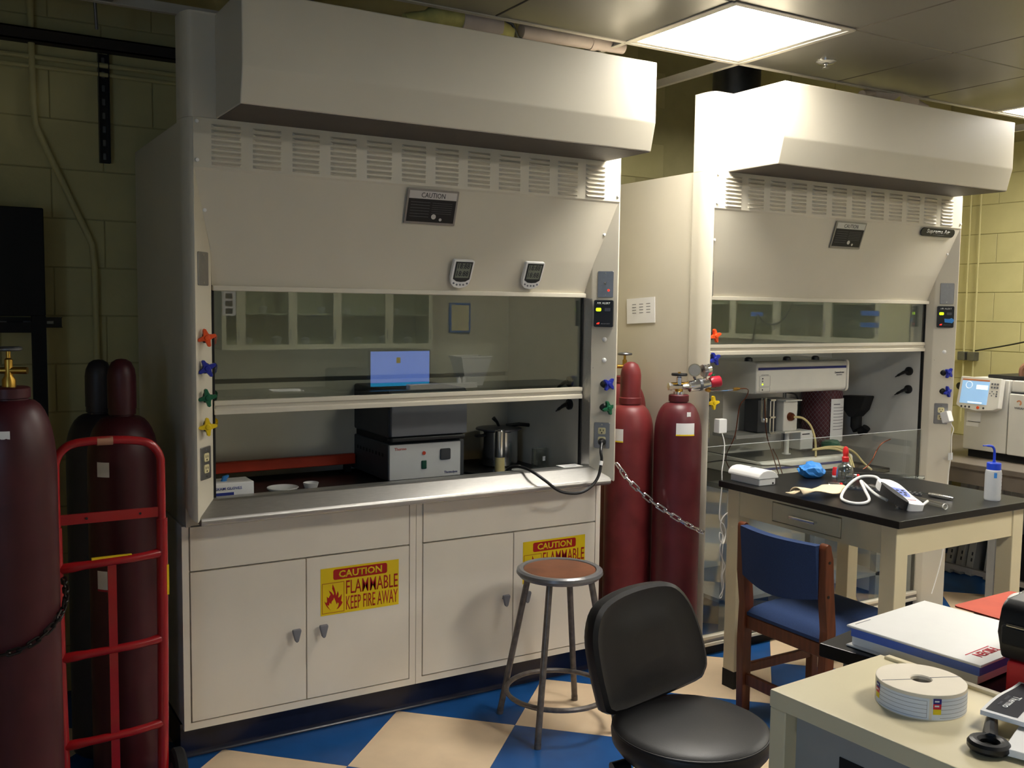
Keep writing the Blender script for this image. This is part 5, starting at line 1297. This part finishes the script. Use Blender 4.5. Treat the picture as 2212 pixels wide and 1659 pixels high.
for i in range(14): ware(i, 1.45 + i * .125, RY0 + .16 + rnd.uniform(-.04, .06), 1.298 if i % 2 else 1.583)
wc2, w2 = wall_cabinet('glass fronted wall cabinet on the right wall behind the camera view', (RX1 - .01, -3.3, 0), PI / 2, (.50, .50, .52, .48), 1.42, 2.25, seed=2)
for z, lb in ((1.63, 'upper strip of blue tape on the right wall cabinet'), (1.545, 'lower strip of blue tape on the right wall cabinet'), ):
    tag(obj('tape_strip', MB().box(RX1 - .366, -1.46, z, RX1 - .362, -1.30, z + .035), 'tape'), lb, 'tape')
tag(obj('tape_strip', MB().box(RX1 - .366, -2.58, 1.61, RX1 - .362, -2.44, 1.645), 'tape'), 'single strip of blue tape holding a cable on the right wall cabinet', 'tape')
tag(obj('hanging_cable', MB().tube([(RX1 - .37, -2.05, 2.0), (RX1 - .37, -2.12, 1.72), (RX1 - .37, -2.26, 1.56), (RX1 - .37, -2.42, 1.56), (RX1 - .37, -2.50, 1.62), (RX1 - .37, -2.53, 1.5), (RX1 - .37, -2.58, 1.2)], .006, 8, smooth=6), 'black'), 'black cable drooping across the right wall cabinet', 'cable')
t = thing('wall_counter', 'long counter with cream cupboards on the wall behind the camera', 'counter', (.2, RY0, 0))
obj('counter_top', MB().box(0, 0, .88, 4.6, .68, .92), 'epoxy', t)
obj('cupboards', MB().box(.02, .02, .1, 4.58, .62, .88), 'cream', t)
for k in range(9): obj('cupboard_door', MB().box(.04 + k * .505, .62, .14, .52 + k * .505, .638, .86, .003, 1), 'cream', t)
obj('toe_kick', MB().box(.02, .05, 0, 4.58, .56, .1), 'blackmatte', t)
t = thing('computer_monitor', 'lit computer monitor on the counter behind the camera', 'monitor', (2.84, -4.42, .92))
obj('bezel', MB().box(-.30, -.03, .01, .30, .0, .35, .004, 1), 'black', t)
obj('screen', MB().box(-.285, 0.0, .055, .285, .003, .335), 'screen2', t)
obj('taskbar', MB().box(-.285, 0.0, .025, .285, .003, .055), 'screencyan', t)
obj('sticky_note', MB().box(.0, .003, .23, -.04, .004, .28), 'yellowknob', t)
obj('stand', MB().box(-.1, -.12, 0, .1, .04, .012), 'black', t)
t = thing('printer', 'black printer beside the lit monitor behind the camera', 'printer', (2.37, -4.45, .92))
obj('body', MB().box(-.16, -.2, 0, .14, .12, .19, .03, 3), 'black', t)
obj('paper_slot', MB().box(-.10, .12, .05, .10, .123, .065), 'blackmatte', t)
t = thing('storage_tray', 'white flared bin on the counter behind the camera', 'bin', (3.62, -4.55, .92))
bn = MB(); bn.add([(-.09, -.08, 0), (.09, -.08, 0), (.09, .08, 0), (-.09, .08, 0), (-.16, -.13, .27), (.16, -.13, .27), (.16, .13, .27), (-.16, .13, .27)], [(0, 3, 2, 1), (0, 1, 5, 4), (1, 2, 6, 5), (2, 3, 7, 6), (3, 0, 4, 7)])
obj('bin_wall', bn, 'white', t); obj('bin_rim', MB().tube([(-.16, -.13, .27), (.16, -.13, .27), (.16, .13, .27), (-.16, .13, .27)], .008, 8, closed=True), 'white', t)
t = thing('picture_frame', 'small framed yellow picture on the wall behind the camera', 'picture', (3.68, RY0 + .012, 1.55))
obj('frame_border', MB().box(-.115, -.01, -.145, .115, .012, .145, .004, 1), 'tape', t)
obj('print_sheet', MB().box(-.095, .012, -.125, .095, .015, .125), 'ivory', t)
t = thing('notice_sheet', 'white notice with three dark pictures on the wall cabinet behind the camera', 'notice', (1.36, RY0 + .355, 1.66))
obj('sheet', MB().box(-.055, 0, -.10, .055, .002, .10), 'paper', t)
for z in (-.062, 0, .062): obj('printed_picture', MB().box(-.03, .002, z - .022, .03, .0026, z + .022), 'ink', t)
t = thing('storage_tray', 'long white tray on the counter in front of the lit monitor', 'tray', (3.18, -4.26, .92))
obj('tray', MB().box(-.34, -.04, 0, .34, .04, .05, .006, 1), 'white', t)
for x in (.17, .22): obj('bottle', MB().lathe([(.02, .05), (.02, .085), (.008, .095), (.008, .11), (0, .11)], (x, 0, 0), 14), 'white', t)
